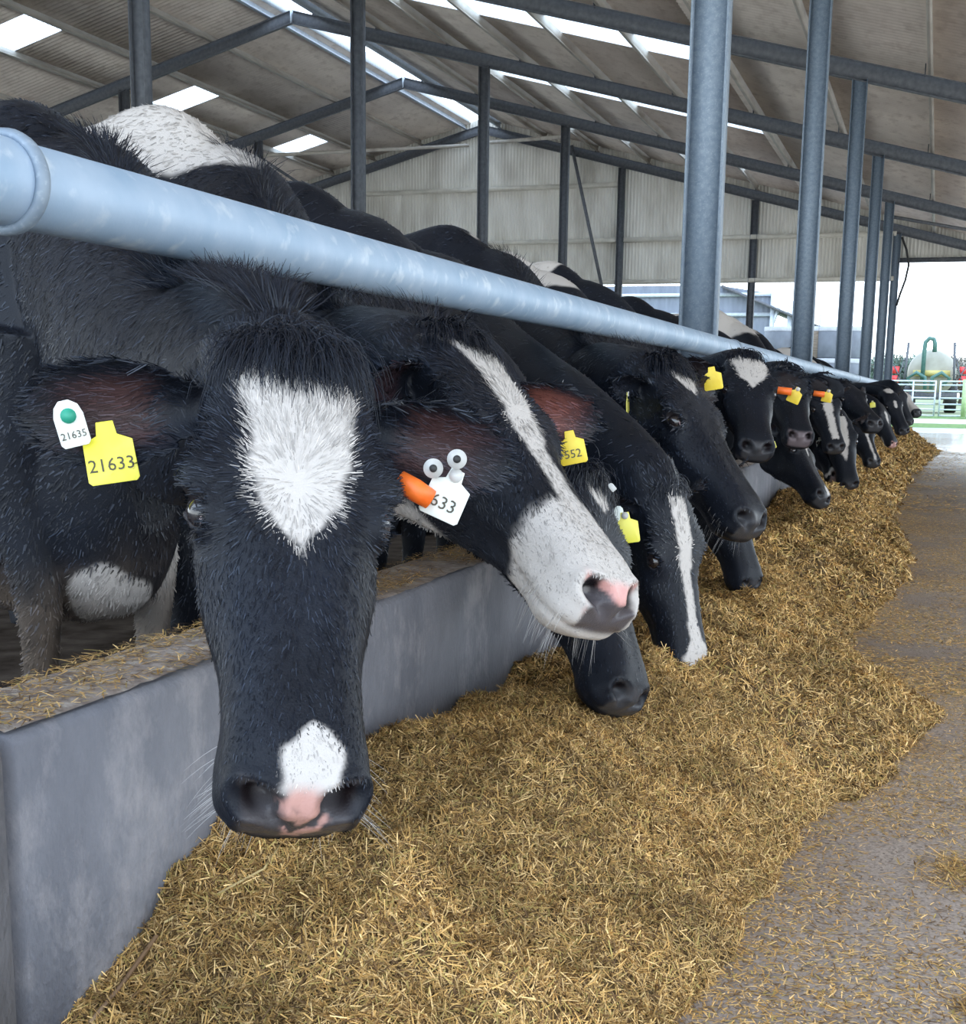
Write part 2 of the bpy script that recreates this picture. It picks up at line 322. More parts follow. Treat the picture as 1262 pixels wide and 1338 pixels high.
# feed rail pipe and couplers
XP, ZP, RP = -1.173, 1.258, .0562
root = empty('feed_rail', (XP, 0, ZP), 'thick light-blue galvanised feed rail running the length of the cow line', 'rail')
n = 60; ys = np.linspace(-1, 36.5, n); pts = np.stack([np.zeros(n), ys, np.zeros(n)], 1)
MB().tube(pts, RP, 48).build('pipe', M['galv'], root, True)
def ring(Y, r0, w, mt, nm='coupler', minor=.012):
    mb = MB(); k = 40; an = np.arange(k+1)*2*math.pi/k
    V = []; F = []; j = 12
    for i in range(k):
        for q in range(j):
            t_ = q*2*math.pi/j; rr = r0+minor*math.cos(t_); V.append((rr*math.cos(an[i]), Y+w*math.sin(t_), rr*math.sin(an[i])))
    F = [(i*j+q, ((i+1) % k)*j+q, ((i+1) % k)*j+(q+1) % j, i*j+(q+1) % j) for i in range(k) for q in range(j)]
    return mb.add(V, F).build(nm, mt, root, True)
ring(1.43, RP+.004, .012, M['steel'], 'weld_collar', .008)
for Y in (on_x(957, 446, XP)[1], on_x(1069, 476, XP)[1], on_x(1119, 490, XP)[1], 31): ring(Y, RP+.001, .03, M['steel'], 'weld_collar', .006)
for i, Y in enumerate(YB): # brackets from column to rail
    MB().box((XF+.10-XP, Y-.05, -.09), (-.03, Y+.05, .0)).build('bracket', M['steel'], root)

# feed wall: precast units with joint at Y=1.3
M['joint'] = noise_mat('stained_joint', (.10, .08, .07), (.22, .17, .15), 10, .9)
wall = MB(); prof = [(-1.10, 0), (-1.10, .535), (-1.112, .548), (-1.275, .545), (-1.29, .53), (-1.29, 0)]
def wall_unit(y0, y1, lb):
    root = empty('feed_wall_unit', (-1.2, y0, 0), lb, 'low wall', 'precast feed wall units')
    Mx = (np.array([[1, 0, 0], [0, 0, 1], [0, 1, 0]], float), np.array([1.2, -y0, 0.]))
    mb = MB(); n = len(prof); k = int((y1-y0)/.6)+1; V = []
    for yy in np.linspace(y0+.006, y1-.006, k+1):
        for (u, v) in prof: V.append((u+1.2, yy-y0, v))
    F = [(i*n+j, (i+1)*n+j, (i+1)*n+(j+1) % n, i*n+(j+1) % n) for i in range(k) for j in range(n)]
    F += [tuple(range(n)), tuple(range(k*n+n-1, k*n-1, -1))]
    mb.add(V, F); mb.build('wall_body', M['concrete'], root, False)
    # crust of old feed and dirt lying on the top face
    nx, ny = 14, max(8, int((y1-y0)/.03)); 
    if ny > 500: ny = 500
    xs = np.linspace(-1.112, -1.295, nx); ys = np.linspace(y0, y1, ny); XX, YY = np.meshgrid(xs, ys, indexing='ij')
    h = .002+.010*np.clip(np.sin((XX+1.1)/-.19*math.pi), 0, 1)**.6*(1+.6*np.sin(YY*3.1+XX*20)+.4*np.sin(YY*11.3))+.004*rng.random(XX.shape)
    V = np.stack([XX+1.2, YY-y0, .545+h], -1).reshape(-1, 3); i, j = np.meshgrid(np.arange(nx-1), np.arange(ny-1), indexing='ij'); q = (i*ny+j).ravel()
    o = link('dirt_crust', np_mesh('crust', V, np.stack([q, q+1, q+ny+1, q+ny], 1)), M['walltop'], root)
    o['label'] = 'brown crust of dirt and old feed on the wall top'
wall_unit(-1.5, 1.285, 'stained feed wall end at the left picture edge, left of the joint')
wall_unit(1.30, 5.2, 'nearest long grey concrete feed wall unit under the front cows')
wall_unit(5.21, 13.2, 'second grey concrete feed wall unit, seen between muzzles and silage')
wall_unit(13.21, 25.0, 'far concrete feed wall unit behind the small distant cows')

# ------------------------------------------------------------------ silage heap
def fbm(x, y, seed, sc0, oct=4):
    out = 0; amp = 1; tot = 0; r_ = np.random.default_rng(seed)
    for o_ in range(oct):
        g = r_.random((64, 64)); fx = x*sc0*2**o_; fy = y*sc0*2**o_
        xi = np.floor(fx).astype(int); yi = np.floor(fy).astype(int); tx = fx-xi; ty = fy-yi; tx = tx*tx*(3-2*tx); ty = ty*ty*(3-2*ty)
        g00 = g[xi % 64, yi % 64]; g10 = g[(xi+1) % 64, yi % 64]; g01 = g[xi % 64, (yi+1) % 64]; g11 = g[(xi+1) % 64, (yi+1) % 64]
        out = out+amp*((g00*(1-tx)+g10*tx)*(1-ty)+(g01*(1-tx)+g11*tx)*ty); tot += amp; amp *= .5
    return out/tot
YK = [-.5, 1.0, 1.3, 1.7, 2.4, 2.9, 3.5, 4.2, 5, 6, 7.5, 9, 12, 16, 20, 24, 25.6, 26.2]
ZW = [.0, .05, .12, .24, .21, .17, .18, .14, .12, .12, .05, .2, .18, .18, .2, .2, .15, 0]     # height at the wall
XE_K = [-.5, -.5, -.38, -.27, -.24, -.2, -.08, .12, -.22, -.2, -.08, -.12, -.3, -.25, -.15, .05, .1, -.5]  # outer edge
ZC = [0, .10, .16, .24, .27, .28, .28, .26, .26, .26, .27, .30, .30, .30, .33, .38, .2, 0]        # crest height
def feed_h(X, Y):
    xe = np.interp(Y, YK, XE_K)+.18*(fbm(X*0+3, Y, 5, 1.3, 3)-.5)+.15*(fbm(X, Y, 9, 4.5, 3)-.5)
    zw = np.interp(Y, YK, ZW); zc = np.interp(Y, YK, ZC)
    s = np.clip((X+1.12)/(xe+1.12), 0, 1.2)
    crest = .42
    up = zw+(zc-zw)*np.sin(np.clip(s/crest, 0, 1)*math.pi/2)
    dn = zc*np.clip(1-((s-crest)/(1-crest))**1.35, 0, 1)
    h = np.where(s < crest, up, dn)
    for (mx_, my_, rx_, ry_, am_) in ((-.74, 4.15, .16, .22, .10), (-.45, 3.35, .16, .2, .07), (-.62, 2.35, .18, .22, .05), (-.5, 5.0, .2, .3, .06), (-.4, 1.9, .2, .2, .05), (-.8, 1.75, .1, .2, .04), (-.55, 2.8, .12, .13, -.06), (-.33, 3.9, .12, .15, -.05), (-.7, 9.3, .2, .4, .06), (-.5, 24.5, .3, .7, .12)): h = h+am_*np.exp(-((X-mx_)/rx_)**2-((Y-my_)/ry_)**2)*np.clip(h/.09, 0, 1)
    edge = np.clip(h/.06, 0, 1)
    h = h+edge*(.19*(fbm(X, Y, 1, 1.9, 3)-.5)+.10*(fbm(X, Y, 2, 6, 3)-.5)+.045*(fbm(X, Y, 3, 20, 2)-.5))
    return np.where(s >= 1.0, -.02, np.maximum(h, .008*(1-s)+.001))
ys = np.concatenate([np.arange(-.4, 6, .015), np.arange(6, 12, .03), np.arange(12, 26.6, .07)]); xs = np.arange(-1.12, .42, .015)
XX, YY = np.meshgrid(xs, ys, indexing='ij'); ZZ = feed_h(XX, YY); ZZ = ZZ+(ZZ > 0)*(rng.random(ZZ.shape)-.5)*.012
ny = len(ys); i, j = np.meshgrid(np.arange(len(xs)-1), np.arange(ny-1), indexing='ij'); q = (i*ny+j).ravel()
F = np.stack([q, q+ny, q+ny+1, q+1], 1); F = F[(ZZ.ravel()[F].max(1) > -.015)]
baseV = np.stack([XX, YY, ZZ], -1).reshape(-1, 3)
STRAW = np.array([1.40, 1.33, 1.20])*np.array([(.50, .33, .13), (.40, .25, .09), (.32, .20, .075), (.62, .45, .22), (.24, .155, .06), (.44, .31, .15), (.30, .235, .085), (.15, .09, .04), (.10, .06, .03)])
def strands(P0, D, Nn, L, Wd, bend=.15):
    """ribbons: P0 start, D direction, Nn normal"""
    n = len(P0); S = np.cross(D, Nn); S /= (np.linalg.norm(S, axis=1)[:, None]+1e-9); S = S*(Wd/2)[:, None]
    Bn = Nn*(L*bend*(rng.random(n)-.3))[:, None]
    V = np.stack([P0-S, P0+S, P0+D*(L*.5)[:, None]+Bn-S, P0+D*(L*.5)[:, None]+Bn+S, P0+D*L[:, None]-S*.5, P0+D*L[:, None]+S*.5], 1)
    return V.reshape(-1, 3)
def strand_faces(n, k0=0):
    i = k0+np.arange(n)*6; return np.concatenate([np.stack([i, i+1, i+3, i+2], 1), np.stack([i+2, i+3, i+5, i+4], 1)])
def make_feed_strands(n, y0, y1, lmin, lmax, w, hfun, lift=.004, flat=.5, xr=(-1.11, .4)):
    out = []; tot = 0
    X = rng.uniform(xr[0], xr[1], n*3); u = rng.random(n*3); Y = y0+(y1-y0)*u
    Z = hfun(X, Y); k = Z > -.013; X, Y, Z = X[k][:n], Y[k][:n], np.maximum(Z[k][:n], .0); n = len(X)
    e = .01; nx_ = -(hfun(X+e, Y)-Z)/e; ny_ = -(hfun(X, Y+e)-Z)/e; nx_ = np.clip(nx_, -2, 2); ny_ = np.clip(ny_, -2, 2)
    Nn = np.stack([nx_, ny_, np.ones(n)], 1); Nn /= np.linalg.norm(Nn, axis=1)[:, None]
    D = rng.normal(size=(n, 3)); D -= Nn*np.sum(D*Nn, 1)[:, None]; D /= np.linalg.norm(D, axis=1)[:, None]
    D = D+Nn*(rng.normal(size=n)*flat)[:, None]; D /= np.linalg.norm(D, axis=1)[:, None]
    N2 = Nn+rng.normal(size=(n, 3))*.35; L = lmin+(lmax-lmin)*rng.random(n)**2.0
    Wd = w*(.5+rng.random(n)); C = STRAW[rng.integers(0, len(STRAW), n)]*(.7+.5*rng.random(n)+.9*(fbm(X, Y, 44, 7, 3)-.5))[:, None]
    return strands(np.stack([X, Y, Z+lift+rng.random(n)*lift], 1)-D*L[:, None]*.5, D, N2, L, Wd), np.repeat(C, 6, 0), n
parts = [make_feed_strands(190000, .9, 3.2, .006, .050, .0017, feed_h), make_feed_strands(110000, 3.2, 6, .009, .055, .0026, feed_h), make_feed_strands(60000, 6, 12, .018, .07, .0055, feed_h, .006), make_feed_strands(35000, 12, 26.3, .03, .12, .012, feed_h, .01)]
V = [baseV]; C = [np.tile((.13, .08, .03), (len(baseV), 1))*(.6+.6*rng.random((len(baseV), 1)))]; FF = [F]; k = len(baseV)  # dark base colour paints shade into the cavities between strands
for v_, c_, n_ in parts: V.append(v_); C.append(c_); FF.append(strand_faces(n_, k)); k += len(v_)
me = np_mesh('silage', np.concatenate(V), FF, False); set_col(me, np.concatenate(C))
M['straw'] = attr_mat('chopped_silage', .75, .25)
tag(link('silage_heap', me, M['straw']), 'long heap of golden brown chopped silage lying against the feed wall', 'silage', kind='stuff')
# litter on the passage floor
def litter(n, y0, y1, l0, l1, w):
    Y = y0+(y1-y0)*rng.random(n)**1.2; X = np.interp(Y, YK, XE_K)+np.abs(rng.normal(size=n))*.45-.08
    k = X < 1.6; X, Y = X[k], Y[k]; n = len(X); cl = fbm(X, Y, 21, 2.5, 3); k = cl+rng.random(n)*.3 > .55; X, Y = X[k], Y[k]; n = len(X)
    an = rng.random(n)*2*math.pi; D = np.stack([np.cos(an), np.sin(an), rng.normal(size=n)*.06], 1); Nn = np.tile((0, 0, 1.), (n, 1)); L = l0+(l1-l0)*rng.random(n)**2
    C = STRAW[rng.integers(0, len(STRAW), n)]*(.9+.5*rng.random(n))[:, None]
    return strands(np.stack([X, Y, np.full(n, .0025)], 1), D, Nn, L, w*(.5+rng.random(n)), .05), np.repeat(C, 6, 0), n
def patch(cx, cy, rx, ry, n):
    X = cx+rng.normal(size=n)*rx; Y = cy+rng.normal(size=n)*ry; an = rng.random(n)*2*math.pi
    D = np.stack([np.cos(an), np.sin(an), rng.normal(size=n)*.25], 1); Nn = np.tile((0, 0, 1.), (n, 1)); L = .008+.035*rng.random(n)**2
    C = STRAW[rng.integers(0, len(STRAW), n)]*(.8+.5*rng.random(n))[:, None]
    return strands(np.stack([X, Y, .003+.012*rng.random(n)], 1), D, Nn, L, .0022*(.5+rng.random(n)), .05), np.repeat(C, 6, 0), n
V = []; C = []; FF = []; k = 0
for v_, c_, n_ in [litter(42000, 1.0, 4.5, .006, .028, .0022), litter(40000, 4.5, 12, .01, .04, .004), litter(12000, 12, 34, .03, .1, .012), patch(.13, 2.75, .05, .07, 1200), patch(.16, 2.12, .03, .04, 600), patch(.3, 6.5, .25, .03, 300), patch(.35, 9.0, .25, .1, 400)]:
    V.append(v_); C.append(c_); FF.append(strand_faces(n_, k)); k += len(v_)
me = np_mesh('litter', np.concatenate(V), FF, False); set_col(me, np.concatenate(C))
tag(link('scattered_silage', me, M['straw']), 'bits of silage scattered over the grey passage floor beside the heap', 'silage', kind='stuff')
# loose straw on top of the feed wall
def walltop(n, y0, y1):
    X = rng.uniform(-1.29, -1.108, n); Y = rng.uniform(y0, y1, n); k = fbm(X, Y, 31, 4, 3)+.35*rng.random(n) > .58; k |= (np.hypot(X+1.17, (Y-1.37)*.9) < .075); X, Y = X[k], Y[k]; n = len(X)
    an = rng.random(n)*2*math.pi; D = np.stack([np.cos(an), np.sin(an), rng.normal(size=n)*.1], 1); Nn = np.tile((0, 0, 1.), (n, 1))
    C = STRAW[rng.integers(0, len(STRAW), n)]*(.7+.5*rng.random(n))[:, None]
    return strands(np.stack([X, Y, .556+.012*rng.random(n)], 1)-D*.01, D, Nn, .008+.03*rng.random(n)**2, .002*(.5+rng.random(n)), .05), np.repeat(C, 6, 0), n
v_, c_, n_ = walltop(16000, 1.0, 5); me = np_mesh('wt', v_, strand_faces(n_), False); set_col(me, c_)
tag(link('straw_litter', me, M['straw']), 'thin scatter of old straw lying on top of the concrete feed wall', 'straw', kind='stuff')
# long stalks lying on the heap
for i, (pp, lb) in enumerate(([[(215, 1205), (290, 1165), (345, 1135), (365, 1105)], 'long pale stalk lying on the near left of the silage heap'], [[(118, 1336), (160, 1285), (205, 1222)], 'long brown stalk lying at the lower left foot of the silage heap'])):
    P3 = []
    for x, y in pp:
        for d in np.arange(.8, 4, .003):
            p_ = at(x, y, d)
            if p_[2] <= feed_h(np.array([p_[0]]), np.array([p_[1]]))[0]+.012: break
        P3.append(p_)
    MB_ = MB().tube(P3, .0022 if i == 0 else .0035, 6); tag(MB_.build('silage_stalk', noise_mat('stalk', (.45, .33, .15), (.6, .45, .2), 9) if i == 0 else noise_mat('stalk_b', (.22, .13, .07), (.3, .19, .1), 9), None, True), lb, 'stalk')
# ------------------------------------------------------------------ cows
def cinterp(xs, Y, x):       # smooth cubic (finite-difference Hermite) interpolation along axis 0
    xs = np.asarray(xs, float); Y = np.asarray(Y, float); x = np.asarray(x, float)
    m_ = np.gradient(Y, xs, axis=0); i = np.clip(np.searchsorted(xs, x)-1, 0, len(xs)-2); h = xs[i+1]-xs[i]; t = (x-xs[i])/h
    sh = (slice(None),)+(None,)*(Y.ndim-1); t = t[sh]; h = h[sh]
    return (2*t**3-3*t**2+1)*Y[i]+(t**3-2*t**2+t)*h*m_[i]+(-2*t**3+3*t**2)*Y[i+1]+(t**3-t**2)*h*m_[i+1]
def half_to_ring(prof, n):   # prof (k,7,2) half profiles -> (k,n,2) closed rings
    P_ = np.concatenate([prof, prof[:, 5:0:-1]*np.array([-1, 1])], 1); k = P_.shape[1]
    Pe = np.concatenate([P_[:, -2:], P_, P_[:, :3]], 1).transpose(1, 0, 2); u = np.linspace(0, k, n, endpoint=False)
    return cinterp(np.arange(-2, k+3), Pe, u).transpose(1, 0, 2)
def grid_faces(k, n, k0=0, closed=True):
    i, j = np.meshgrid(np.arange(k-1), np.arange(n), indexing='ij'); i = i.ravel(); j = j.ravel(); j2 = (j+1) % n
    return k0+np.stack([i*n+j, i*n+j2, (i+1)*n+j2, (i+1)*n+j], 1)
HX = [-.06, -.02, .04, .10, .15, .20, .26, .33, .40, .46, .51, .545, .568]
HP = [
 [(0,-.04),(.04,-.045),(.062,-.075),(.066,-.11),(.058,-.145),(.035,-.17),(0,-.18)],
 [(0,.004),(.05,-.004),(.082,-.045),(.088,-.10),(.075,-.165),(.045,-.205),(0,-.215)],
 [(0,.022),(.062,.014),(.098,-.022),(.098,-.10),(.086,-.195),(.055,-.25),(0,-.245)],
 [(0,.022),(.070,.014),(.108,-.015),(.102,-.09),(.090,-.195),(.058,-.265),(0,-.245)],
 [(0,.017),(.075,.012),(.117,-.012),(.106,-.08),(.088,-.18),(.056,-.255),(0,-.228)],
 [(0,.008),(.068,.004),(.110,-.022),(.106,-.08),(.082,-.165),(.052,-.235),(0,-.21)],
 [(0,-.004),(.052,-.006),(.092,-.030),(.106,-.08),(.090,-.15),(.046,-.212),(0,-.192)],
 [(0,-.014),(.044,-.016),(.080,-.040),(.095,-.088),(.078,-.14),(.040,-.188),(0,-.176)],
 [(0,-.021),(.042,-.022),(.072,-.045),(.081,-.088),(.066,-.13),(.036,-.168),(0,-.162)],
 [(0,-.024),(.044,-.026),(.072,-.048),(.079,-.085),(.070,-.13),(.040,-.163),(0,-.165)],
 [(0,-.028),(.048,-.031),(.076,-.052),(.084,-.088),(.077,-.135),(.044,-.165),(0,-.168)],
 [(0,-.040),(.046,-.043),(.074,-.060),(.082,-.092),(.073,-.132),(.040,-.152),(0,-.154)],
 [(0,-.062),(.036,-.066),(.060,-.078),(.066,-.098),(.056,-.120),(.032,-.136),(0,-.138)]]
EYE = np.array([.207, .1075, -.031])
def head_geo(nx=150, n=120):
    x = np.concatenate([np.linspace(-.06, .40, int(nx*.62)), np.linspace(.405, .568, int(nx*.38))])
    R_ = half_to_ring(cinterp(HX, np.array(HP), x), n)
    V = np.concatenate([np.repeat(x[:, None, None], n, 1), R_], 2).reshape(-1, 3)
    k = len(x)
    # normals
    G = V.reshape(k, n, 3); du = np.gradient(G, axis=0); dv = np.roll(G, -1, 1)-np.roll(G, 1, 1); Nn = np.cross(du, dv); Nn /= np.linalg.norm(Nn, axis=2)[..., None]+1e-9
    cen = G.mean(1, keepdims=True); sgn = np.sign(np.sum(Nn*(G-cen), 2)); Nn *= np.where(sgn == 0, 1, sgn)[..., None]; Nn = Nn.reshape(-1, 3)
    Vs = V.copy(); Vs[:, 1] = np.abs(Vs[:, 1]); D = np.zeros(len(V))
    def g(cx, cy, cz, rx, ry, rz, a_): return a_*np.exp(-(((Vs[:, 0]-cx)/rx)**2+((Vs[:, 1]-cy)/ry)**2+((Vs[:, 2]-cz)/rz)**2))
    D += g(.165, .108, -.016, .026, .03, .020, .014)+g(.205, .10, -.012, .03, .02, .012, .004)           # brow ridge
    D += g(.205, .105, -.092, .05, .04, .016, .005)            # under the eye
    D += g(.285, .085, -.075, .05, .03, .012, .006)            # facial crest
    D -= g(.27, .08, -.035, .04, .03, .02, .005)               # hollow before the eye
    D -= g(.10, .10, -.07, .03, .03, .05, .008)                # temple hollow
    D += g(.12, .09, -.17, .07, .05, .07, .008)                # cheek muscle
    D -= g(.37, .06, -.135, .05, .03, .02, .006)
    d = np.sqrt(((Vs[:, 0]-EYE[0])/1.25)**2+((Vs[:, 2]-EYE[2])/.9)**2+((Vs[:, 1]-EYE[1])/1.2)**2); on = (Vs[:, 1] > .06)
    D += on*(.007*np.exp(-((d-.0235)/.006)**2)-.017*np.exp(-(d/.0165)**4))
    # nostril: comma-shaped pit
    nx_, ny_, nz_ = .553, .047, -.058
    dx = Vs[:, 0]-nx_; dy = Vs[:, 1]-ny_; dz = Vs[:, 2]-nz_
    s1 = (dy*.75-dz*.0+dx*-.6); rr = np.sqrt(((dx+dz*.5)/.018)**2+((dy+dx*.5)/.022)**2+((dz-dx*.3)/.019)**2)
    D += .0045*np.exp(-((rr-1.45)/.35)**2)-.042*np.exp(-rr**4)
    D += g(.555, .0, -.075, .02, .05, .03, .003)
    # mouth line
    zm = -.132+.10*np.clip(Vs[:, 0]-.47, 0, 1)
    D -= .006*np.exp(-((Vs[:, 2]-zm)/.004)**2)*(np.clip((Vs[:, 0]-.41)/.04, 0, 1))*(Vs[:, 1] > .02)
    D += .003*np.exp(-((Vs[:, 2]-zm-.02)/.012)**2)*np.clip((Vs[:, 0]-.43)/.04, 0, 1)
    V = V+Nn*D[:, None]
    F = grid_faces(k, n); c0 = len(V); c1 = c0+1
    V = np.concatenate([V, [V[:n].mean(0)], [V[(k-1)*n:k*n].mean(0)+(.006, 0, 0)]])
    j = np.arange(n); T = np.concatenate([np.stack([np.full(n, c0), (j+1) % n, j], 1), np.stack([np.full(n, c1), (k-1)*n+j, (k-1)*n+(j+1) % n], 1)])
    return V, [F, T]
HEAD = head_geo()
def tube_geo(pts, rad, ups=None, n=28, ns=24, asym=None):
    """pts (k,3), rad (k,2) = (side, vertical) radii"""
    pts = np.asarray(pts, float); rad = np.asarray(rad, float); k = len(pts); u = np.arange(k, dtype=float); t = np.linspace(0, k-1, ns)
    P_ = cinterp(u, pts, t); R_ = cinterp(u, rad, t); T = np.gradient(P_, axis=0); T /= np.linalg.norm(T, axis=1)[:, None]
    up = np.tile((0, 0, 1.), (k, 1)) if ups is None else np.asarray(ups, float); Uu = cinterp(u, up, t)
    Uu = Uu-T*np.sum(Uu*T, 1)[:, None]; Uu /= np.linalg.norm(Uu, axis=1)[:, None]; S = np.cross(Uu, T)
    an = np.arange(n)*2*math.pi/n
    V = P_[:, None]+S[:, None]*(np.cos(an)[None, :, None]*R_[:, 0][:, None, None])+Uu[:, None]*(np.sin(an)[None, :, None]*R_[:, 1][:, None, None])
    V = V.reshape(-1, 3); F = grid_faces(ns, n); c0 = len(V); V = np.concatenate([V, [P_[0]], [P_[-1]]]); j = np.arange(n)
    Tt = np.concatenate([np.stack([np.full(n, c0), (j+1) % n, j], 1), np.stack([np.full(n, c0+1), (ns-1)*n+j, (ns-1)*n+(j+1) % n], 1)])
    return V, [F, Tt]
def body_geo():
    xs = [.16, .10, .0, -.15, -.4, -.8, -1.1, -1.4, -1.6, -1.72]
    S = [(1.04,.58,.09),(1.18,.44,.15),(1.32,.38,.21),(1.44,.37,.25),(1.42,.38,.29),(1.41,.40,.33),(1.43,.47,.335),(1.46,.62,.29),(1.42,.76,.23),(1.28,.92,.13)]
    pr = []
    for (zt_, zb, w) in S:
        h = zt_-zb; pr.append([(0, zt_), (w*.30, zt_-h*.035), (w*.80, zt_-h*.22), (w, zt_-h*.52), (w*.88, zt_-h*.78), (w*.45, zt_-h*.96), (0, zb)])
    x = np.linspace(.16, -1.72, 50); R_ = half_to_ring(cinterp(-np.array(xs), np.array(pr), -x), 48)
    V = np.concatenate([np.repeat(x[:, None, None], 48, 1), R_], 2).reshape(-1, 3); k, n = 50, 48; F = grid_faces(k, n); c0 = len(V)
    V = np.concatenate([V, [V[:n].mean(0)], [V[(k-1)*n:k*n].mean(0)]]); j = np.arange(n)
    T = np.concatenate([np.stack([np.full(n, c0), (j+1) % n, j], 1), np.stack([np.full(n, c0+1), (k-1)*n+j, (k-1)*n+(j+1) % n], 1)])
    return [(V, [F, T])]
def legs_geo():
    G = []
    for s in (1, -1):
        G.append(tube_geo([(-.02, s*.17, .98), (-.06, s*.17, .72), (-.03, s*.155, .46), (-.04, s*.15, .24), (-.04, s*.15, .11), (.0, s*.15, .05), (.02, s*.15, .0)], [(.10,.15),(.075,.10),(.048,.052),(.030,.034),(.036,.042),(.045,.055),(.05,.065)], [(1,0,0)]*7, 20, 30))
        G.append(tube_geo([(-1.42, s*.22, 1.05), (-1.36, s*.24, .80), (-1.50, s*.20, .52), (-1.60, s*.18, .44), (-1.56, s*.17, .24), (-1.54, s*.17, .11), (-1.50, s*.17, .05), (-1.48, s*.17, .0)], [(.12,.22),(.10,.15),(.055,.075),(.042,.06),(.03,.038),(.036,.042),(.045,.055),(.05,.065)], [(1,0,0)]*8, 20, 34))
    G.append(tube_geo([(-1.68, 0, 1.38), (-1.78, 0, 1.25), (-1.80, 0, .9), (-1.79, 0, .62), (-1.78, .01, .45)], [(.035,.04),(.03,.03),(.02,.02),(.03,.03),(.012,.012)], [(1,0,0)]*5, 12, 20))
    return G
def ear_geo(L=.205, W_=.115, cup=.035, droop=.15, th=.009):
    """ear-local: x along ear, y across, z = open side"""
    nu, nv = 26, 18; u = np.linspace(0, 1, nu); v = np.linspace(-1, 1, nv); UU, VV_ = np.meshgrid(u, v, indexing='ij')
    w = W_/2*np.interp(UU, [0, .1, .3, .55, .8, .93, 1], [.42, .5, .85, 1.0, .80, .48, .10])
    X = UU*L; Yv = VV_*w; curl = np.interp(UU, [0, .2, .6, 1], [1.8, 1.4, .8, .25])
    Z = cup*curl*(np.abs(VV_)**2)*(w/(W_/2))-droop*L*UU**2*.4; Yv = Yv*(1-.25*curl*.4*np.abs(VV_)**2)
    top = np.stack([X, Yv, Z], -1).reshape(-1, 3); bot = top.copy(); thk = th*(1-.35*np.abs(VV_)).ravel(); bot[:, 2] -= thk; 
    i, j = np.meshgrid(np.arange(nu-1), np.arange(nv-1), indexing='ij'); q = (i*nv+j).ravel(); n0 = nu*nv
    F = np.concatenate([np.stack([q, q+nv, q+nv+1, q+1], 1), n0+np.stack([q, q+1, q+nv+1, q+nv], 1)])
    e = []
    for i_ in range(nu-1): e += [(i_*nv, n0+i_*nv, n0+(i_+1)*nv, (i_+1)*nv), (i_*nv+nv-1, (i_+1)*nv+nv-1, n0+(i_+1)*nv+nv-1, n0+i_*nv+nv-1)]
    for j_ in range(nv-1): e += [(j_, j_+1, n0+j_+1, n0+j_), ((nu-1)*nv+j_, n0+(nu-1)*nv+j_, n0+(nu-1)*nv+j_+1, (nu-1)*nv+j_+1)]
    return np.concatenate([top, bot]), [np.concatenate([F, np.array(e)])]
def Rypr(y, p, r):
    y, p, r = np.radians([y, p, r]); cy, sy, cp, sp_, cr, sr = np.cos(y), np.sin(y), np.cos(p), np.sin(p), np.cos(r), np.sin(r)
    return np.array([[cy,-sy,0],[sy,cy,0],[0,0,1]])@np.array([[cp,0,sp_],[0,1,0],[-sp_,0,cp]])@np.array([[1,0,0],[0,cr,-sr],[0,sr,cr]])

M['coat'] = attr_mat('cow_hide', .55, .2, 0, .0006, True, 350)
M['fur'] = attr_mat('cow_fur', .38, .24, 0)
M['eye'] = noise_mat('wet_dark_eye', (.012, .009, .010), (.02, .014, .014), 20, .06, 0, spec=.8)
M['sclera'] = noise_mat('eye_rim', (.30, .21, .21), (.42, .32, .31), 60, .3)
M['ytag'] = noise_mat('yellow_tag', (.78, .55, .03), (.86, .66, .06), 30, .45)
M['ltag'] = noise_mat('lemon_tag', (.85, .78, .05), (.95, .88, .25), 8, .4)
M['otag'] = noise_mat('orange_tag', (.85, .13, .01), (.92, .20, .03), 30, .45)
M['wtag'] = noise_mat('white_tag', (.72, .78, .74), (.85, .88, .82), 30, .45)
M['ink'] = noise_mat('tag_ink', (.05, .045, .03), (.09, .08, .05), 30, .6)
M['green'] = noise_mat('green_stud', (.02, .28, .18), (.04, .36, .25), 30, .5)
M['stud'] = noise_mat('clear_stud', (.45, .45, .43), (.62, .62, .6), 30, .35)

def text_mesh(s, size, m, parent, origin, Rm, depth=.0006):
    cu = bpy.data.curves.new('t', 'FONT'); cu.body = s; cu.size = size; cu.extrude = depth; cu.align_x = 'CENTER'; cu.align_y = 'CENTER'; cu.resolution_u = 2
    ob = bpy.data.objects.new('t', cu); COL.objects.link(ob); bpy.context.view_layer.update()
    me_ = bpy.data.meshes.new_from_object(ob.evaluated_get(bpy.context.evaluated_depsgraph_get())); bpy.data.objects.remove(ob)
    n_ = len(me_.vertices); V_ = np.empty(n_*3, dtype=np.float32); me_.vertices.foreach_get('co', V_); V_ = V_.reshape(-1, 3)@Rm.T+origin
    me_.vertices.foreach_set('co', V_.astype(np.float32).ravel()); me_.materials.clear()
    return link('tag_number', me_, m, parent)
TAGP = {  # outlines in metres, y up, hole near top
 'flag': [(-.010,.036),(.010,.036),(.012,.020),(.029,.012),(.030,-.034),(.026,-.038),(-.026,-.038),(-.030,-.034),(-.029,.012),(-.012,.020)],
 'button': [(-.012,.020),(-.006,.026),(.004,.026),(.012,.020),(.015,.010),(.015,-.018),(.012,-.022),(-.012,-.022),(-.015,-.018),(-.015,.010)]}
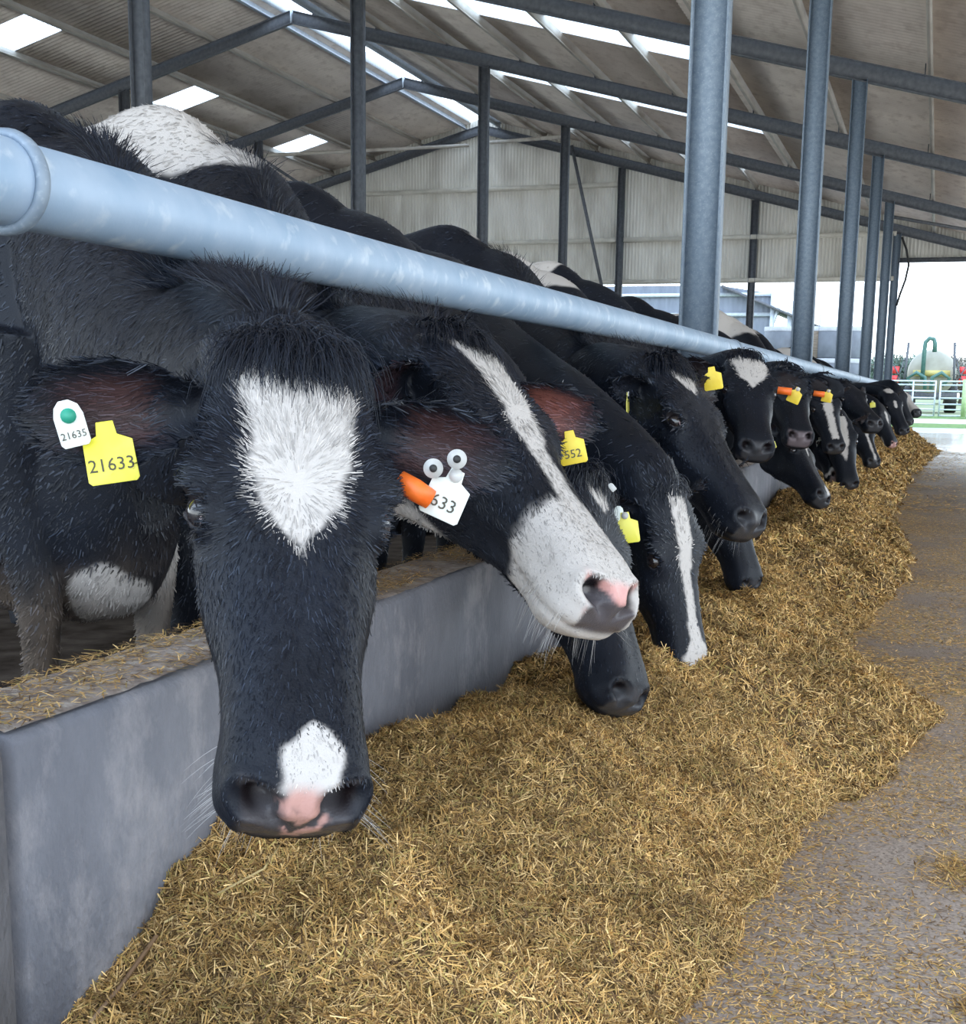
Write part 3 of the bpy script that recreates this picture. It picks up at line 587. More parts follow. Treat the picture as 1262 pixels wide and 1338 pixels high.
def ear_tag(cow, pos, nrm, kind, m, txt=None, scale=1.0, rot=0, up=(0, 0, 1), stud=None, name='ear_tag', label=None):
    Rm = frame_from(nrm, up); c_, s_ = math.cos(rot), math.sin(rot); Rm = Rm@np.array([[c_, -s_, 0], [s_, c_, 0], [0, 0, 1]]); pos = np.asarray(pos, float)
    poly = [(u*scale, v*scale) for u, v in TAGP[kind]]
    o = MB().prism(poly, -.001, .001, (Rm, pos)).build(name, m, cow, bevel=.0008)
    if label: o['label'] = label
    if txt: text_mesh(txt, (.022 if len(txt) > 3 else .026)*scale if kind == 'flag' else .0105*scale, M['ink'], o, pos+Rm@np.array([0, -.016*scale if kind == 'flag' else -.010*scale, .0016]), Rm)
    if stud is not None:
        an = np.linspace(0, 2*math.pi, 17)[:-1]; top = .028 if kind == 'flag' else .010
        MB().prism([(.009*math.cos(t_), .009*math.sin(t_)) for t_ in an], .001, .005, (Rm, pos+Rm@np.array([0, top*scale, 0]))).build('stud', stud, o)
    return o

def on_ear(info, s, px, lift=.012):
    for s_, Rw, bp_, Re, be in info['ears']:
        if s_ == s:
            n_ = Rw[:, 2]; o = np.array([0, 0, H]); d = ray(*px); t_ = np.dot(bp_-o, n_)/np.dot(d, n_); p_ = o+d*t_; v = o-p_; v /= np.linalg.norm(v); return p_+v*lift, n_

BLK = np.array((.007, .009, .0145)); WHT = np.array((.52, .485, .455))
def sm(e0, e1, x): t_ = np.clip((x-e0)/(e1-e0), 0, 1); return t_*t_*(3-2*t_)
def n3(p, s): # cheap smooth 3-D noise
    return (np.sin(p[:, 0]*s+1.3*np.sin(p[:, 1]*s*1.7))+np.sin(p[:, 1]*s*1.3+1.7*np.sin(p[:, 2]*s*1.1+2))+np.sin(p[:, 2]*s*1.1+1.1*np.sin(p[:, 0]*s*1.9+4)))/3
def cow(key, label=None, head=None, body=None, pattern=None, voxel=.008, fur=0, body_patch=None, ears=None, nose=(.05, .05, .055), tuft=0, tuft_col=None, dirty=0., groupn=None, mane=0, detail=True, furlen=1.0, eyes=True, ear_inner=(.016, .011, .012), wayy=None, inner_side=0, whisk=0):
    Rh = Rypr(*head[:3]); th = np.array(head[3:6]); hs = head[6] if len(head) > 6 else 1.0
    by = body[0]; bo = np.array(body[1:4]); cyb, syb = math.cos(math.radians(by)), math.sin(math.radians(by)); Rb = np.array([[cyb,-syb,0],[syb,cyb,0],[0,0,1.]])
    bs = body[4] if len(body) > 4 else 1.0
    tw = lambda p: (np.asarray(p, float)*hs)@Rh.T+th
    bw = lambda p: (np.asarray(p, float)*bs)@Rb.T+bo
    geos = []
    geos.append((tw(HEAD[0]), HEAD[1]))
    for V_, F_ in body_geo()+legs_geo(): geos.append((bw(V_), F_))
    # neck
    p0 = tw((.075, 0, -.125)); p1 = tw((-.03, 0, -.10)); pN = bw((.0, 0, 1.08)); pS = bw((-.2, 0, 1.10))
    hd = tw((-1, 0, -.35))-tw((0, 0, 0)); hd /= np.linalg.norm(hd)
    low = np.clip((1.0-th[2])/.4, 0, 1)
    # the neck dips under the rail
    xw = XP-.01; f_ = np.clip((xw-p1[0])/(pN[0]-p1[0]+1e-6), .25, .8); wy = p1[1]+(pN[1]-p1[1])*f_ if wayy is None else wayy
    wp = np.array([xw, wy, .985-.06*low]); q1 = p1*.5+wp*.5+hd*.05; q1[2] = min(q1[2], 1.03-.05*low) if th[2] > .95 else q1[2]
    q2 = wp*.5+pN*.5+np.array([0, 0, -.02])
    ups = [Rh[:, 2]*(1-w_)+np.array([0, 0, 1.])*w_ for w_ in (0, .15, .55, .9, 1, 1, 1)]
    npts = [p0, p1, q1, wp, q2, pN, pS]; rad = [(.070,.09),(.088,.108),(.10,.145),(.12,.185),(.15,.225),(.19,.28),(.22,.31)]
    geos.append(tube_geo(npts, rad, ups, 40, 40))
    # ears
    earT = []
    for s in (1, -1):
        e = (ears or {}).get(s, ((-.28, s*.95, -.10), (.75, s*.1, .25))); base = np.array((.035, s*.085, -.055)) if len(e) < 3 or e[2] is None else np.array(e[2])
        ex = np.array(e[0], float); ex /= np.linalg.norm(ex); ez = np.array(e[1], float); ez -= ex*np.dot(ex, ez); ez /= np.linalg.norm(ez); ey = np.cross(ez, ex)
        Re = np.stack([ex, ey, ez], 1); kw = e[3] if len(e) > 3 else {}; Ve, Fe = ear_geo(**kw); Wv = tw(Ve@Re.T+base); geos.append((Wv, Fe)); earT.append((s, Rh@Re, tw(base), Re, base))
    if voxel < .0095:        # eyelids
        for s in (1, -1):
            for (t0, t1, rz_, r_, o_) in ((.05, .95, .0205, .0052, .0085), (1.1, 1.9, .0195, .0040, .004)):
                tt_ = np.linspace(t0, t1, 9)*math.pi; pl = np.stack([EYE[0]+.0285*np.cos(tt_), np.full(9, EYE[1]+o_)-.010*np.abs(np.cos(tt_)), EYE[2]+rz_*np.sin(tt_)*(.95)], 1); pl[:, 1] -= .6*(pl[:, 2]-EYE[2]); pl[:, 2] += .004; pl[:, 1] *= s
                geos.append(tube_geo(tw(pl), [(r_*hs, r_*hs)]*9, [tuple(Rh[:, 0]*.1+Rh[:, 1])]*9, 10, 18))
    V = []; F4 = []; F3 = []; k = 0
    for V_, F_ in geos:
        V.append(V_)
        for f in F_: (F4 if f.shape[1] == 4 else F3).append(f+k)
        k += len(V_)
    me_ = np_mesh('raw', np.concatenate(V), [np.concatenate(F4), np.concatenate(F3)])
    tmp = bpy.data.objects.new('raw', me_); COL.objects.link(tmp)
    bm = bmesh.new(); bm.from_mesh(me_); bmesh.ops.recalc_face_normals(bm, faces=bm.faces); bm.to_mesh(me_); bm.free()
    r_ = tmp.modifiers.new('r', 'REMESH'); r_.mode = 'VOXEL'; r_.voxel_size = voxel
    s_ = tmp.modifiers.new('s', 'SMOOTH'); s_.factor = .5; s_.iterations = 3
    dg = bpy.context.evaluated_depsgraph_get(); me_ = bpy.data.meshes.new_from_object(tmp.evaluated_get(dg)); bpy.data.objects.remove(tmp)
    nv = len(me_.vertices); Vw = np.empty(nv*3, dtype=np.float32); me_.vertices.foreach_get('co', Vw); Vw = Vw.reshape(-1, 3).astype(float)
    nf = len(me_.polygons); Vn = np.empty(nv*3, dtype=np.float32); me_.vertices.foreach_get('normal', Vn); Vn = Vn.reshape(-1, 3).astype(float)
    me_.polygons.foreach_set('use_smooth', np.ones(nf, dtype=bool))
    Q = (Vw-th)@Rh/hs; B_ = (Vw-bo)@Rb/bs
    # head weight
    ishead = (Q[:, 0] > -.06) & (Q[:, 0] < .62) & (np.abs(Q[:, 1]) < .16) & (Q[:, 2] > -.30) & (Q[:, 2] < .08)
    earw = np.zeros(nv)
    inner = np.zeros(nv)
    for s, Rw, bp_, Re, be in earT:
        E_ = (Vw-bp_)@Rw; m2 = (E_[:, 0] > .05) & (E_[:, 0] < .23) & (np.abs(E_[:, 1]) < .07) & (np.abs(E_[:, 2]) < .05); earw[m2] = 1
        nz_ = Vn@Rw; inner[m2] = (0.12 if inner_side and s != inner_side else 1)*sm(.2, .6, nz_[m2, 2])*sm(.05, .03, np.abs(E_[m2, 1]))*sm(.21, .12, E_[m2, 0])*sm(.05, .09, E_[m2, 0])
    jit = n3(Q, 90)*.006+n3(Q, 37)*.008
    white = np.zeros(nv)
    white[ishead & (earw == 0)] = pattern(Q, jit)[ishead & (earw == 0)]
    if body_patch is not None:
        wb = body_patch(B_, n3(B_, 30)*.03+n3(B_, 11)*.05); nb_ = ~ishead & (earw == 0); white[nb_] = np.maximum(white[nb_], wb[nb_])
    C_ = BLK*(1+.25*n3(Vw, 25))[:, None]; C_ = C_*(1-white[:, None])+WHT*white[:, None]
    C_ = C_*(1-inner[:, None])+np.array(ear_inner)*inner[:, None]
    G_ = .5+0*white
    # nose pad
    pad = ishead*sm(.512, .528, Q[:, 0]+jit*1.8-np.abs(Q[:, 1])*.05)*sm(.072, .058, np.abs(Q[:, 1])+jit)*sm(-.128, -.115, Q[:, 2])*sm(-.035, -.045, Q[:, 2])
    ncol = np.array(nose(Q, jit) if callable(nose) else np.tile(nose, (nv, 1)))
    C_ = C_*(1-pad[:, None])+ncol*pad[:, None]; G_ = G_*(1-pad)+.28*pad
    # nostril & eye surroundings
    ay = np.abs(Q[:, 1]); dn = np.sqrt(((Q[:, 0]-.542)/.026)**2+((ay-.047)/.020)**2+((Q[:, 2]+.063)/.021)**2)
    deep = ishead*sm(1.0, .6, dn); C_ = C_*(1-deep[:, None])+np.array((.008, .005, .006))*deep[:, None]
    de = np.sqrt(((Q[:, 0]-EYE[0])/1.25)**2+((Q[:, 2]-EYE[2])/.9)**2); rim = ishead*(ay > .08)*sm(.022, .017, de)
    C_ = C_*(1-rim[:, None])+np.array((.03, .026, .028))*rim[:, None]; G_ = G_*(1-rim)+.3*rim
    # mud on the lower legs and belly
    mud = sm(.62, .30, B_[:, 2]+.06*n3(B_, 14))*(~ishead)*dirty; C_ = C_*(1-mud[:, None])+np.array((.10, .075, .055))*(1+.5*n3(B_, 60))[:, None]*mud[:, None]
    set_col(me_, np.clip(C_, 0, 1)); set_col(me_, np.repeat(G_[:, None], 3, 1), 'gloss')
    me_.name = 'cow'; me_.materials.clear()
    body_o = link('cow', me_, M['coat']); tag(body_o, label, 'cow', groupn or 'cows feeding along the rail')
    # eyes
    if eyes:
        for s in (1, -1):
            ec = tw(EYE*np.array([1, s, 1])+np.array([0, -s*.0088, -.0062]))
            sp_ = MB(); an = np.linspace(0, math.pi, 17); rr = .0230*hs; V_ = []; F_ = []
            for i_ in range(17):
                for j_ in range(24): ph = j_*2*math.pi/24; V_.append(ec+rr*np.array([math.sin(an[i_])*math.cos(ph), math.sin(an[i_])*math.sin(ph), math.cos(an[i_])]))
            F_ = [(i_*24+j_, (i_+1)*24+j_, (i_+1)*24+(j_+1) % 24, i_*24+(j_+1) % 24) for i_ in range(16) for j_ in range(24)]
            sp_.add(V_, F_); eo = sp_.build('eye', M['eye'], body_o, True)
            if detail and voxel < .0065: # pale inner corner
                cn = tw((EYE+np.array([.0185, -.001, .007]))*np.array([1, s, 1])); MB().tube([cn-Rh@np.array([.008, 0, .0]), cn, cn+Rh@np.array([.007, 0, -.004])], [.0015, .0028, .001], 8).build('eye_corner', M['sclera'], eo, True)
    info = dict(geo=(body_o,), key=key, o=body_o, Rh=Rh, th=th, tw=tw, bw=bw, Rb=Rb, ears=earT)
    # ---- fur
    if fur:
        loops = np.empty(nf*4, dtype=np.int32)
        lt = np.empty(nf, dtype=np.int32); me_.polygons.foreach_get('loop_total', lt); lv = np.empty(len(me_.loops), dtype=np.int32); me_.loops.foreach_get('vertex_index', lv)
        ls = np.empty(nf, dtype=np.int32); me_.polygons.foreach_get('loop_start', ls); q4 = np.where(lt == 4)[0]; Fq = lv[ls[q4][:, None]+np.arange(4)]
        cen = Vw[Fq].mean(1); Qc = (cen-th)@Rh/hs; Bc = (cen-bo)@Rb/bs
        A_ = np.linalg.norm(np.cross(Vw[Fq[:, 2]]-Vw[Fq[:, 0]], Vw[Fq[:, 3]]-Vw[Fq[:, 1]]), axis=1)*.5
        hz = (Qc[:, 0] > -.08) & (Qc[:, 0] < .6) & (np.abs(Qc[:, 1]) < .30) & (Qc[:, 2] > -.3) & (Qc[:, 2] < .1)
        dist = np.linalg.norm(cen-np.array([0, 0, H]), axis=1)
        wgt = A_*np.where(hz, 1.0, .16)*(Bc[:, 0] > -1.2)
        wgt *= (pad[Fq].mean(1) < .4)*(deep[Fq].mean(1) < .3)*(rim[Fq].mean(1) < .5)
        pick = rng.choice(len(Fq), fur, p=wgt/wgt.sum()); uu = rng.random(fur); vv = rng.random(fur); Fp = Fq[pick]
        P0 = ((1-uu)*(1-vv))[:, None]*Vw[Fp[:, 0]]+(uu*(1-vv))[:, None]*Vw[Fp[:, 1]]+(uu*vv)[:, None]*Vw[Fp[:, 2]]+((1-uu)*vv)[:, None]*Vw[Fp[:, 3]]
        Nn = Vn[Fp].mean(1); Nn /= np.linalg.norm(Nn, axis=1)[:, None]+1e-9; Cc = C_[Fp[:, 0]]; hp = hz[pick]; Qp = (P0-th)@Rh/hs
        r2 = np.stack([Qp[:, 0]-.185, Qp[:, 1]*1.0, np.zeros(fur)], 1); r2 /= np.linalg.norm(r2, axis=1)[:, None]+1e-6
        fl = r2.copy(); far_ = sm(.08, .2, Qp[:, 0]-.185)[:, None]; fl = fl*(1-far_)+far_*np.stack([np.ones(fur), np.sign(Qp[:, 1])*.25, -np.abs(Qp[:, 1])*3], 1)
        Dh = fl@Rh.T; Bp = (P0-bo)@Rb/bs
        Db = np.stack([-np.ones(fur)*.7, 0*Bp[:, 1], -.7*np.ones(fur)], 1)@Rb.T
        eW = earw[Fp[:, 0]] > 0; De = np.zeros((fur, 3))
        for s, Rw, bp_, Re, be in earT: mm = eW & (Qp[:, 1]*s > 0); De[mm] = Rw[:, 0]
        D = np.where(hp[:, None], Dh, Db); D[eW] = De[eW]
        wv = np.stack([n3(P0, 75), n3(P0+3, 75), n3(P0+7, 75)], 1)*.38; D += rng.normal(size=(fur, 3))*.16+wv; D -= Nn*np.sum(D*Nn, 1)[:, None]; D /= np.linalg.norm(D, axis=1)[:, None]+1e-9
        D = D+Nn*(.05+.18*rng.random(fur))[:, None]
        Ln = np.where(hp, np.interp(Qp[:, 0], [-.05, .1, .25, .45, .56], [.024, .019, .015, .012, .006]), .020)*(.7+.6*rng.random(fur))*furlen
        wd = np.where(hp, .0012, .0016)*(.6+.8*rng.random(fur))*np.clip(dist[pick]/1.5, .9, 3); cl_ = n3(P0, 160)*.35+n3(P0, 420)*.25; Cc = Cc*np.clip(.95+cl_+.9*rng.random(fur)**3, .35, 2.4)[:, None]; lum = Cc.mean(1); Cc = np.where((lum > .15)[:, None], np.clip(C_[Fp[:, 0]]*(.62+.5*rng.random(fur)+cl_*.5)[:, None], 0, .9), Cc+((rng.random(fur) > .80)*.028)[:, None]*np.array([.8, 1, 1.4]))  # scattered paler bluish strands paint a gloss into the black coat
        Vb = strands(P0-Nn*.001, D, Nn, Ln, wd, -.25); me2 = np_mesh('coat', Vb, strand_faces(fur), True); set_col(me2, np.repeat(np.clip(Cc, 0, 1), 6, 0)); link('coat', me2, M['fur'], body_o)
    def locks(n, P0, D0, G, L0, w0, colr, curl=.3, name='forelock', seg=5):
        P0 = np.asarray(P0); D_ = np.asarray(D0)+rng.normal(size=(n, 3))*curl*.6; D_ /= np.linalg.norm(D_, axis=1)[:, None]; P_ = P0.copy(); L1 = L0*(.6+.7*rng.random(n)); side = rng.normal(size=(n, 3)); cr = rng.normal(size=(n, 3))*curl
        rows = []
        for i_ in range(seg+1):
            view = P_-np.array([0, 0, H]); S = np.cross(D_, side*.3+Rh[:, 2]); S /= np.linalg.norm(S, axis=1)[:, None]+1e-9
            ww = (w0*(1-.8*(i_/seg))); rows += [P_-S*ww/2, P_+S*ww/2]
            P_ = P_+D_*(L1/seg)[:, None]; D_ = D_+G*(.5+.5*rng.random(n))[:, None]+cr*.35*math.sin(i_*1.5); D_ /= np.linalg.norm(D_, axis=1)[:, None]
        V_ = np.stack(rows, 1).reshape(-1, 3); b_ = np.arange(n)*(2*seg+2); F_ = np.concatenate([np.stack([b_+2*i_, b_+2*i_+1, b_+2*i_+3, b_+2*i_+2], 1) for i_ in range(seg)])
        c_ = np.tile(colr, (n, 1))*(.6+.9*rng.random(n))[:, None]; m_ = np_mesh(name, V_, F_, True); set_col(m_, np.repeat(c_, 2*seg+2, 0)); return link(name, m_, M['fur'], body_o)
    if tuft:
        n = tuft; u = rng.random(n)*2*math.pi; r1 = np.sqrt(rng.random(n))*(1+.25*(rng.random(n) > .8)); lp = np.stack([-.015+.045*r1*np.cos(u), .072*r1*np.sin(u), .004+.022*(1-r1**2)], 1)
        cw = n3(lp, 110)*.9; d0 = np.stack([.75+.3*rng.normal(size=n), lp[:, 1]*6+cw, .55*np.ones(n)], 1)
        locks(n, tw(lp), d0@Rh.T, (np.array([.55, 0, -.55])@Rh.T)[None], (.075 if tuft > 800 else .055)*hs, .0014*max(1, np.linalg.norm(th[:2])/1.6), BLK*1.3 if tuft_col is None else tuft_col, .5)
    if mane:
        n = mane; t_ = rng.random(n); NP = cinterp(np.arange(7.), np.array(npts), 1+t_*4.6); RR = cinterp(np.arange(7.), np.array(rad), 1+t_*4.6)[:, 1]; UU_ = cinterp(np.arange(7.), np.array(ups), 1+t_*4.6); TT = cinterp(np.arange(7.), np.array(npts), 1+t_*4.6+.05)-NP
        TT /= np.linalg.norm(TT, axis=1)[:, None]; UU_ -= TT*np.sum(UU_*TT, 1)[:, None]; UU_ /= np.linalg.norm(UU_, axis=1)[:, None]; SS = np.cross(UU_, TT); of = rng.normal(size=n)*.022
        P0 = NP+UU_*(RR*.985)[:, None]+SS*of[:, None]; d0 = UU_*.8+TT*.5+SS*(of*25)[:, None]
        locks(n, P0, d0, (TT*.25+np.array([0, 0, -.12])), .05, .002, BLK*1.3, .25, 'mane', 4)
    if whisk:
      for sd in (1., -1.):
        n = whisk//2; xx = .46+.09*rng.random(n); lo = rng.random(n) > .45
        lp = np.stack([xx, sd*np.where(lo, .025+.035*rng.random(n), .072), np.where(lo, -.152, -.10-.03*rng.random(n))], 1); d0 = np.stack([.6*np.ones(n), sd*np.where(lo, .25, .9), np.where(lo, -1., -.2)], 1)
        locks(n, tw(lp), d0@Rh.T, np.array([[0, 0, -.10]]), .05*hs, .0007, np.array((.35, .34, .33)), .16, 'whiskers', 4)
    return info

def blaze(xs, ws, offs=None, zmin=-.05, edge=.006):
    def f(Q, j):
        w = np.interp(Q[:, 0], xs, ws, left=-1, right=-1); o = 0 if offs is None else np.interp(Q[:, 0], xs, offs)
        return sm(-edge, edge, w-np.abs(Q[:, 1]-o)+j)*sm(zmin-.01, zmin+.01, Q[:, 2]+j)
    return f
def blk(Q, j): return np.zeros(len(Q))
def union(*fs): return lambda Q, j: np.maximum.reduce([f(Q, j) for f in fs])
def patchb(*sph):
    def f(B, j):
        w = np.zeros(len(B))
        for (x, y, z, rx, ry, rz) in sph: w = np.maximum(w, sm(1.1, .95, np.sqrt(((B[:, 0]-x)/rx)**2+((B[:, 1]-y)/ry)**2+((B[:, 2]-z)/rz)**2)+j*3.2))
        return w
    return f
def ear_to(head, s, px, L=.21, far=False, openw=1.0, base=None, **kw):
    Rh = Rypr(*head[:3]); th = np.array(head[3:6]); bl = np.array((.035, s*.085, -.055) if base is None else base); bw_ = Rh@bl+th
    o = np.array([0, 0, H]); d = ray(*px); d = d/np.linalg.norm(d); t0 = np.dot(bw_-o, d); mn = np.linalg.norm(o+d*t0-bw_)
    t_ = t0+(math.sqrt(max(L*L-mn*mn, 0)))*(1 if far else -1)
    e = o+d*t_-bw_; e /= np.linalg.norm(e); v = o-bw_; v /= np.linalg.norm(v); v = v*openw+Rh[:, 0]*(1-openw)*1.0
    kw.setdefault('L', L)
    return (tuple(Rh.T@e), tuple(Rh.T@v), tuple(bl), kw)
def pinknose(Q, j):
    c = np.tile((.06, .055, .058), (len(Q), 1)); mid = sm(.030, .016, np.abs(Q[:, 1]-.008)+j*2.2); sp_ = mid*np.maximum(sm(.25, .0, n3(Q*np.array([1, 1, .8]), 150)+.45*sm(-.060, -.085, Q[:, 2])-.1), sm(-.062, -.05, Q[:, 2]+j)); return c*(1-sp_[:, None])+np.array((.48, .27, .23))*sp_[:, None]
def halfpink(Q, j):
    c = np.tile((.085, .075, .08), (len(Q), 1)); sp_ = sm(-.064, -.056, Q[:, 2]+j)*sm(-.05, -.03, Q[:, 1]+j*2)+sm(-.058, -.066, Q[:, 1]+j*.8); sp_ = np.clip(sp_, 0, 1); return c*(1-sp_[:, None])+np.array((.60, .32, .29))*sp_[:, None]
POSE = {
'A': (-59.5, 51.5, -9.0, -.762, 1.435, 1.03),
'B': (-31.9, 36.2, -16.0, -.778, 2.065, 1.073),
'C': (-33.5, 42.0, -11.0, -.80, 3.97, 1.075, 1.05),
'D': (-72.1, 36.5, -5.6, -.83, 5.89, 1.16),
'E': (-47.5, 50.2, -33.6, -.80, 3.01, .79, 1.02),
'F': (-24.0, 72.0, 3.0, -.65, 3.31, .75, .86),
'G': (-31.3, 62, 0, -.76, 4.87, .745, .86),
'H': (-70.1, 34.0, -6.6, -.83, 7.53, 1.15, 1.02),
'I': (-50.1, 35.8, -30.0, -.83, 8.01, .78, 1.0),
'J': (-60.0, 49.3, 2.6, -.79, 9.46, 1.07, .92),
'K': (-66.3, 34.6, -17.2, -.82, 10.4, .76),
'S': (-59.7, 59.9, 15.2, -.70, 10.02, .84, .97),
'L': (-52.0, 26.0, 0, -.76, 11.1, 1.10, 1.05),
'M': (-59.4, 41.0, -6.8, -.70, 12.88, .79, .97),
'N': (-38.8, 52.8, -11.3, -.67, 16.49, .91),
'O': (-46.0, 50.0, 10.0, -.59, 16.9, 1.07, 1.05),
'P': (-38.0, 54.0, 7.0, -.54, 17.95, 1.15, 1.0),
'Q': (-49.4, 27.2, -1.7, -.54, 19.0, 1.10)}
XB = -1.70
BODY = {k: (v[0], XB, v[1], .1, v[2]) for k, v in {'A': (-14, 2.34, 1.03), 'B': (-10, 2.90, 1.10), 'E': (-4, 3.66, 1.05), 'F': (-2, 4.33, 1.0), 'C': (-6, 4.95, 1.07), 'G': (-2, 5.66, 1.05),
 'D': (-6, 6.40, 1.07), 'H': (-6, 8.2, 1.04), 'I': (-3, 8.95, 1.0), 'J': (-6, 10.0, 1.03), 'S': (-3, 10.75, 1.0), 'K': (-5, 11.45, 1.13), 'L': (-5, 12.2, 1.12), 'M': (-4, 13.6, 1.02), 'N': (-6, 17.2, 1.04), 'O': (-6, 17.95, 1.06), 'P': (-5, 18.7, 1.03), 'Q': (-6, 19.7, 1.05)}.items()}
A = cow('A', 'nearest black cow facing the camera, white forehead blaze and pink patch on its nose', POSE['A'], BODY['A'],
    union(blaze([-.01, .03, .10, .16, .20, .235, .25, .275], [.074, .074, .062, .058, .048, .026, .010, -.002], [.004, .004, .004, .003, .002, .002, .004, .006], -.03), blaze([.465, .485, .505, .53, .56], [-.01, .018, .036, .034, .03], [.012, .012, .012, .008, .008], -.09)),
    voxel=.005, fur=120000, ear_inner=(.04, .02, .02), nose=pinknose, tuft=2600, mane=2600, whisk=90, dirty=.8,
    body_patch=patchb((.06, -.04, .43, .07, .09, .12), (-.40, -.25, .42, .08, .12, .07), (-.03, .16, .3, .13, .1, .30)),
    ears={-1: ear_to(POSE['A'], -1, (14, 548), .225, openw=.9, W_=.15, droop=.3), 1: ear_to(POSE['A'], 1, (682, 618), .215, far=True, openw=.9, W_=.13, droop=.25)})
B = cow('B', 'second black cow from the front, long white blaze, white muzzle, half pink nose', POSE['B'], BODY['B'],
    union(blaze([-.01, .03, .08, .14, .20, .27, .33, .39, .44, .5, .6], [.060, .058, .050, .040, .036, .030, .026, .032, .055, .12, .2], None, -.06), lambda Q, j: sm(.395, .415, Q[:, 0]+j+.25*(Q[:, 2]+.12)), lambda Q, j: sm(-.205, -.22, Q[:, 2]+j*.5)),
    voxel=.005, fur=80000, nose=halfpink, tuft=1100, mane=1200, whisk=170, body_patch=patchb((-.22, -.05, 1.45, .55, .36, .17)),
    ears={-1: ear_to(POSE['B'], -1, (492, 505), .17, openw=.3, W_=.10), 1: ear_to(POSE['B'], 1, (785, 560), .22, far=True, openw=.8, W_=.13, droop=.2)}, ear_inner=(.14, .05, .04), inner_side=1)
E_ = cow('E', 'black cow with its mouth in the silage right below the white-muzzled cow', POSE['E'], BODY['E'],
    blaze([.03, .06, .09, .12], [.01, .03, .022, -.01]), voxel=.007, fur=24000, tuft=900)
C_ = cow('C', 'black cow in three-quarter profile with small white star and yellow tag seen edge-on', POSE['C'], BODY['C'],
    blaze([-.02, .02, .07, .11, .14], [.056, .054, .044, .026, -.01], [.004]*5), voxel=.006, fur=34000, tuft=1600, mane=1100, whisk=60, body_patch=patchb((-.05, 0, 1.45, .07, .12, .05)),
    ears={-1: ear_to(POSE['C'], -1, (806, 500), .16, openw=.3, W_=.10), 1: ear_to(POSE['C'], 1, (935, 510), .17, far=True)}, inner_side=1)
F_c = cow('F', 'black cow eating head down, narrow white blaze running to a pink nose', POSE['F'], BODY['F'],
    union(blaze([.03, .10, .2, .3, .4, .46, .5, .6], [.03, .032, .03, .02, .02, .03, .06, .08], None, -.08)), voxel=.007, fur=20000, nose=(.6, .33, .30), tuft=300)
G_c = cow('G', 'all black cow with lowered head half hidden behind the muzzle of the three-quarter profile cow', POSE['G'], BODY['G'], blk, voxel=.009, fur=8000, body_patch=patchb((-.1, 0, 1.45, .32, .30, .2)))
D_c = cow('D', 'black cow facing the camera, broad white forehead patch, orange and yellow tagged ear', POSE['D'], BODY['D'],
    blaze([-.03, .04, .12, .17, .20, .225], [.085, .080, .072, .05, .016, -.01], [.006]*6), voxel=.008, fur=14000, tuft=350, body_patch=patchb((-.25, 0, 1.45, .10, .2, .1)), ears={1: ear_to(POSE['D'], 1, (1067, 515), .22, openw=1.0, W_=.19, droop=.05, cup=.02)})
H_c = cow('H', 'black cow with pale grey muzzle and a white mark at its poll', POSE['H'], BODY['H'], blaze([-.03, .0, .03, .05], [.05, .06, .05, -.01]), voxel=.009, fur=9000, nose=(.16, .13, .14), tuft=150, ears={1: ear_to(POSE['H'], 1, (1102, 512), .26, openw=1.0, W_=.20, droop=.05, cup=.02)})
I_c = cow('I', 'black cow reaching low into the silage, white tip on its black nose', POSE['I'], BODY['I'], union(blaze([.02, .06, .12, .18, .24], [.04, .035, .02, .008, -.01]), blaze([.46, .49, .52, .56], [-.01, .015, .02, .01], [.02]*4)), voxel=.009, fur=9000)
J_c = cow('J', 'distant black cow with a wide white blaze, right behind the grey-muzzled cow', POSE['J'], BODY['J'], blaze([.05, .1, .2, .3, .4, .5], [.03, .035, .035, .034, .03, .03], None, -.08), voxel=.011, fur=5000)
K_c = cow('K', 'distant black cow eating head down with a thin blaze widening to a white nose', POSE['K'], BODY['K'], body_patch=patchb((-.1, 0, 1.45, .45, .35, .25)), pattern=union(blaze([.05, .1, .2, .3, .4, .46, .55], [.01, .012, .014, .014, .02, .05, .09], None, -.1)), voxel=.011, fur=5000, nose=(.2, .15, .15))
S_c = cow('S', 'distant black cow just behind the thin-blazed one, head down, broad white face patch', POSE['S'], BODY['S'], blaze([-.0, .1, .2, .3, .38], [.05, .05, .045, .03, -.01], None, -.1), voxel=.011, fur=4000)
L_c = cow('L', 'all black distant cow with raised head in profile and a small yellow ear tag', POSE['L'], BODY['L'], blk, body_patch=patchb((-.15, 0, 1.45, .3, .35, .2)), voxel=.011, fur=5000, tuft=80)
M_c = cow('M', 'distant black cow with lowered head and one thin white stripe down its face', POSE['M'], BODY['M'], blaze([.1, .2, .4, .56], [.008, .012, .014, .012], None, -.1), voxel=.012, fur=3000)
N_c = cow('N', 'far black cow eating, with short white blaze and pale pink muzzle', POSE['N'], BODY['N'], body_patch=patchb((-.1, 0, 1.45, .6, .35, .35)), pattern=union(blaze([.1, .15, .25, .33], [-.01, .025, .02, -.01]), lambda Q, j: sm(-.135, -.15, Q[:, 2]+j)*sm(.38, .42, Q[:, 0])), voxel=.012, fur=3000, nose=(.6, .35, .32))
O_c = cow('O', 'far black cow with white mark at its poll and a white spot on the face', POSE['O'], BODY['O'], union(blaze([-.03, 0, .04, .06], [.05, .06, .04, -.01]), blaze([.15, .18, .24, .27], [-.01, .02, .015, -.01])), voxel=.013, fur=2500)
P_c = cow('P', 'far black cow with its dark head lowered just before the pale-faced last cow', POSE['P'], BODY['P'], blk, voxel=.013, fur=2000)
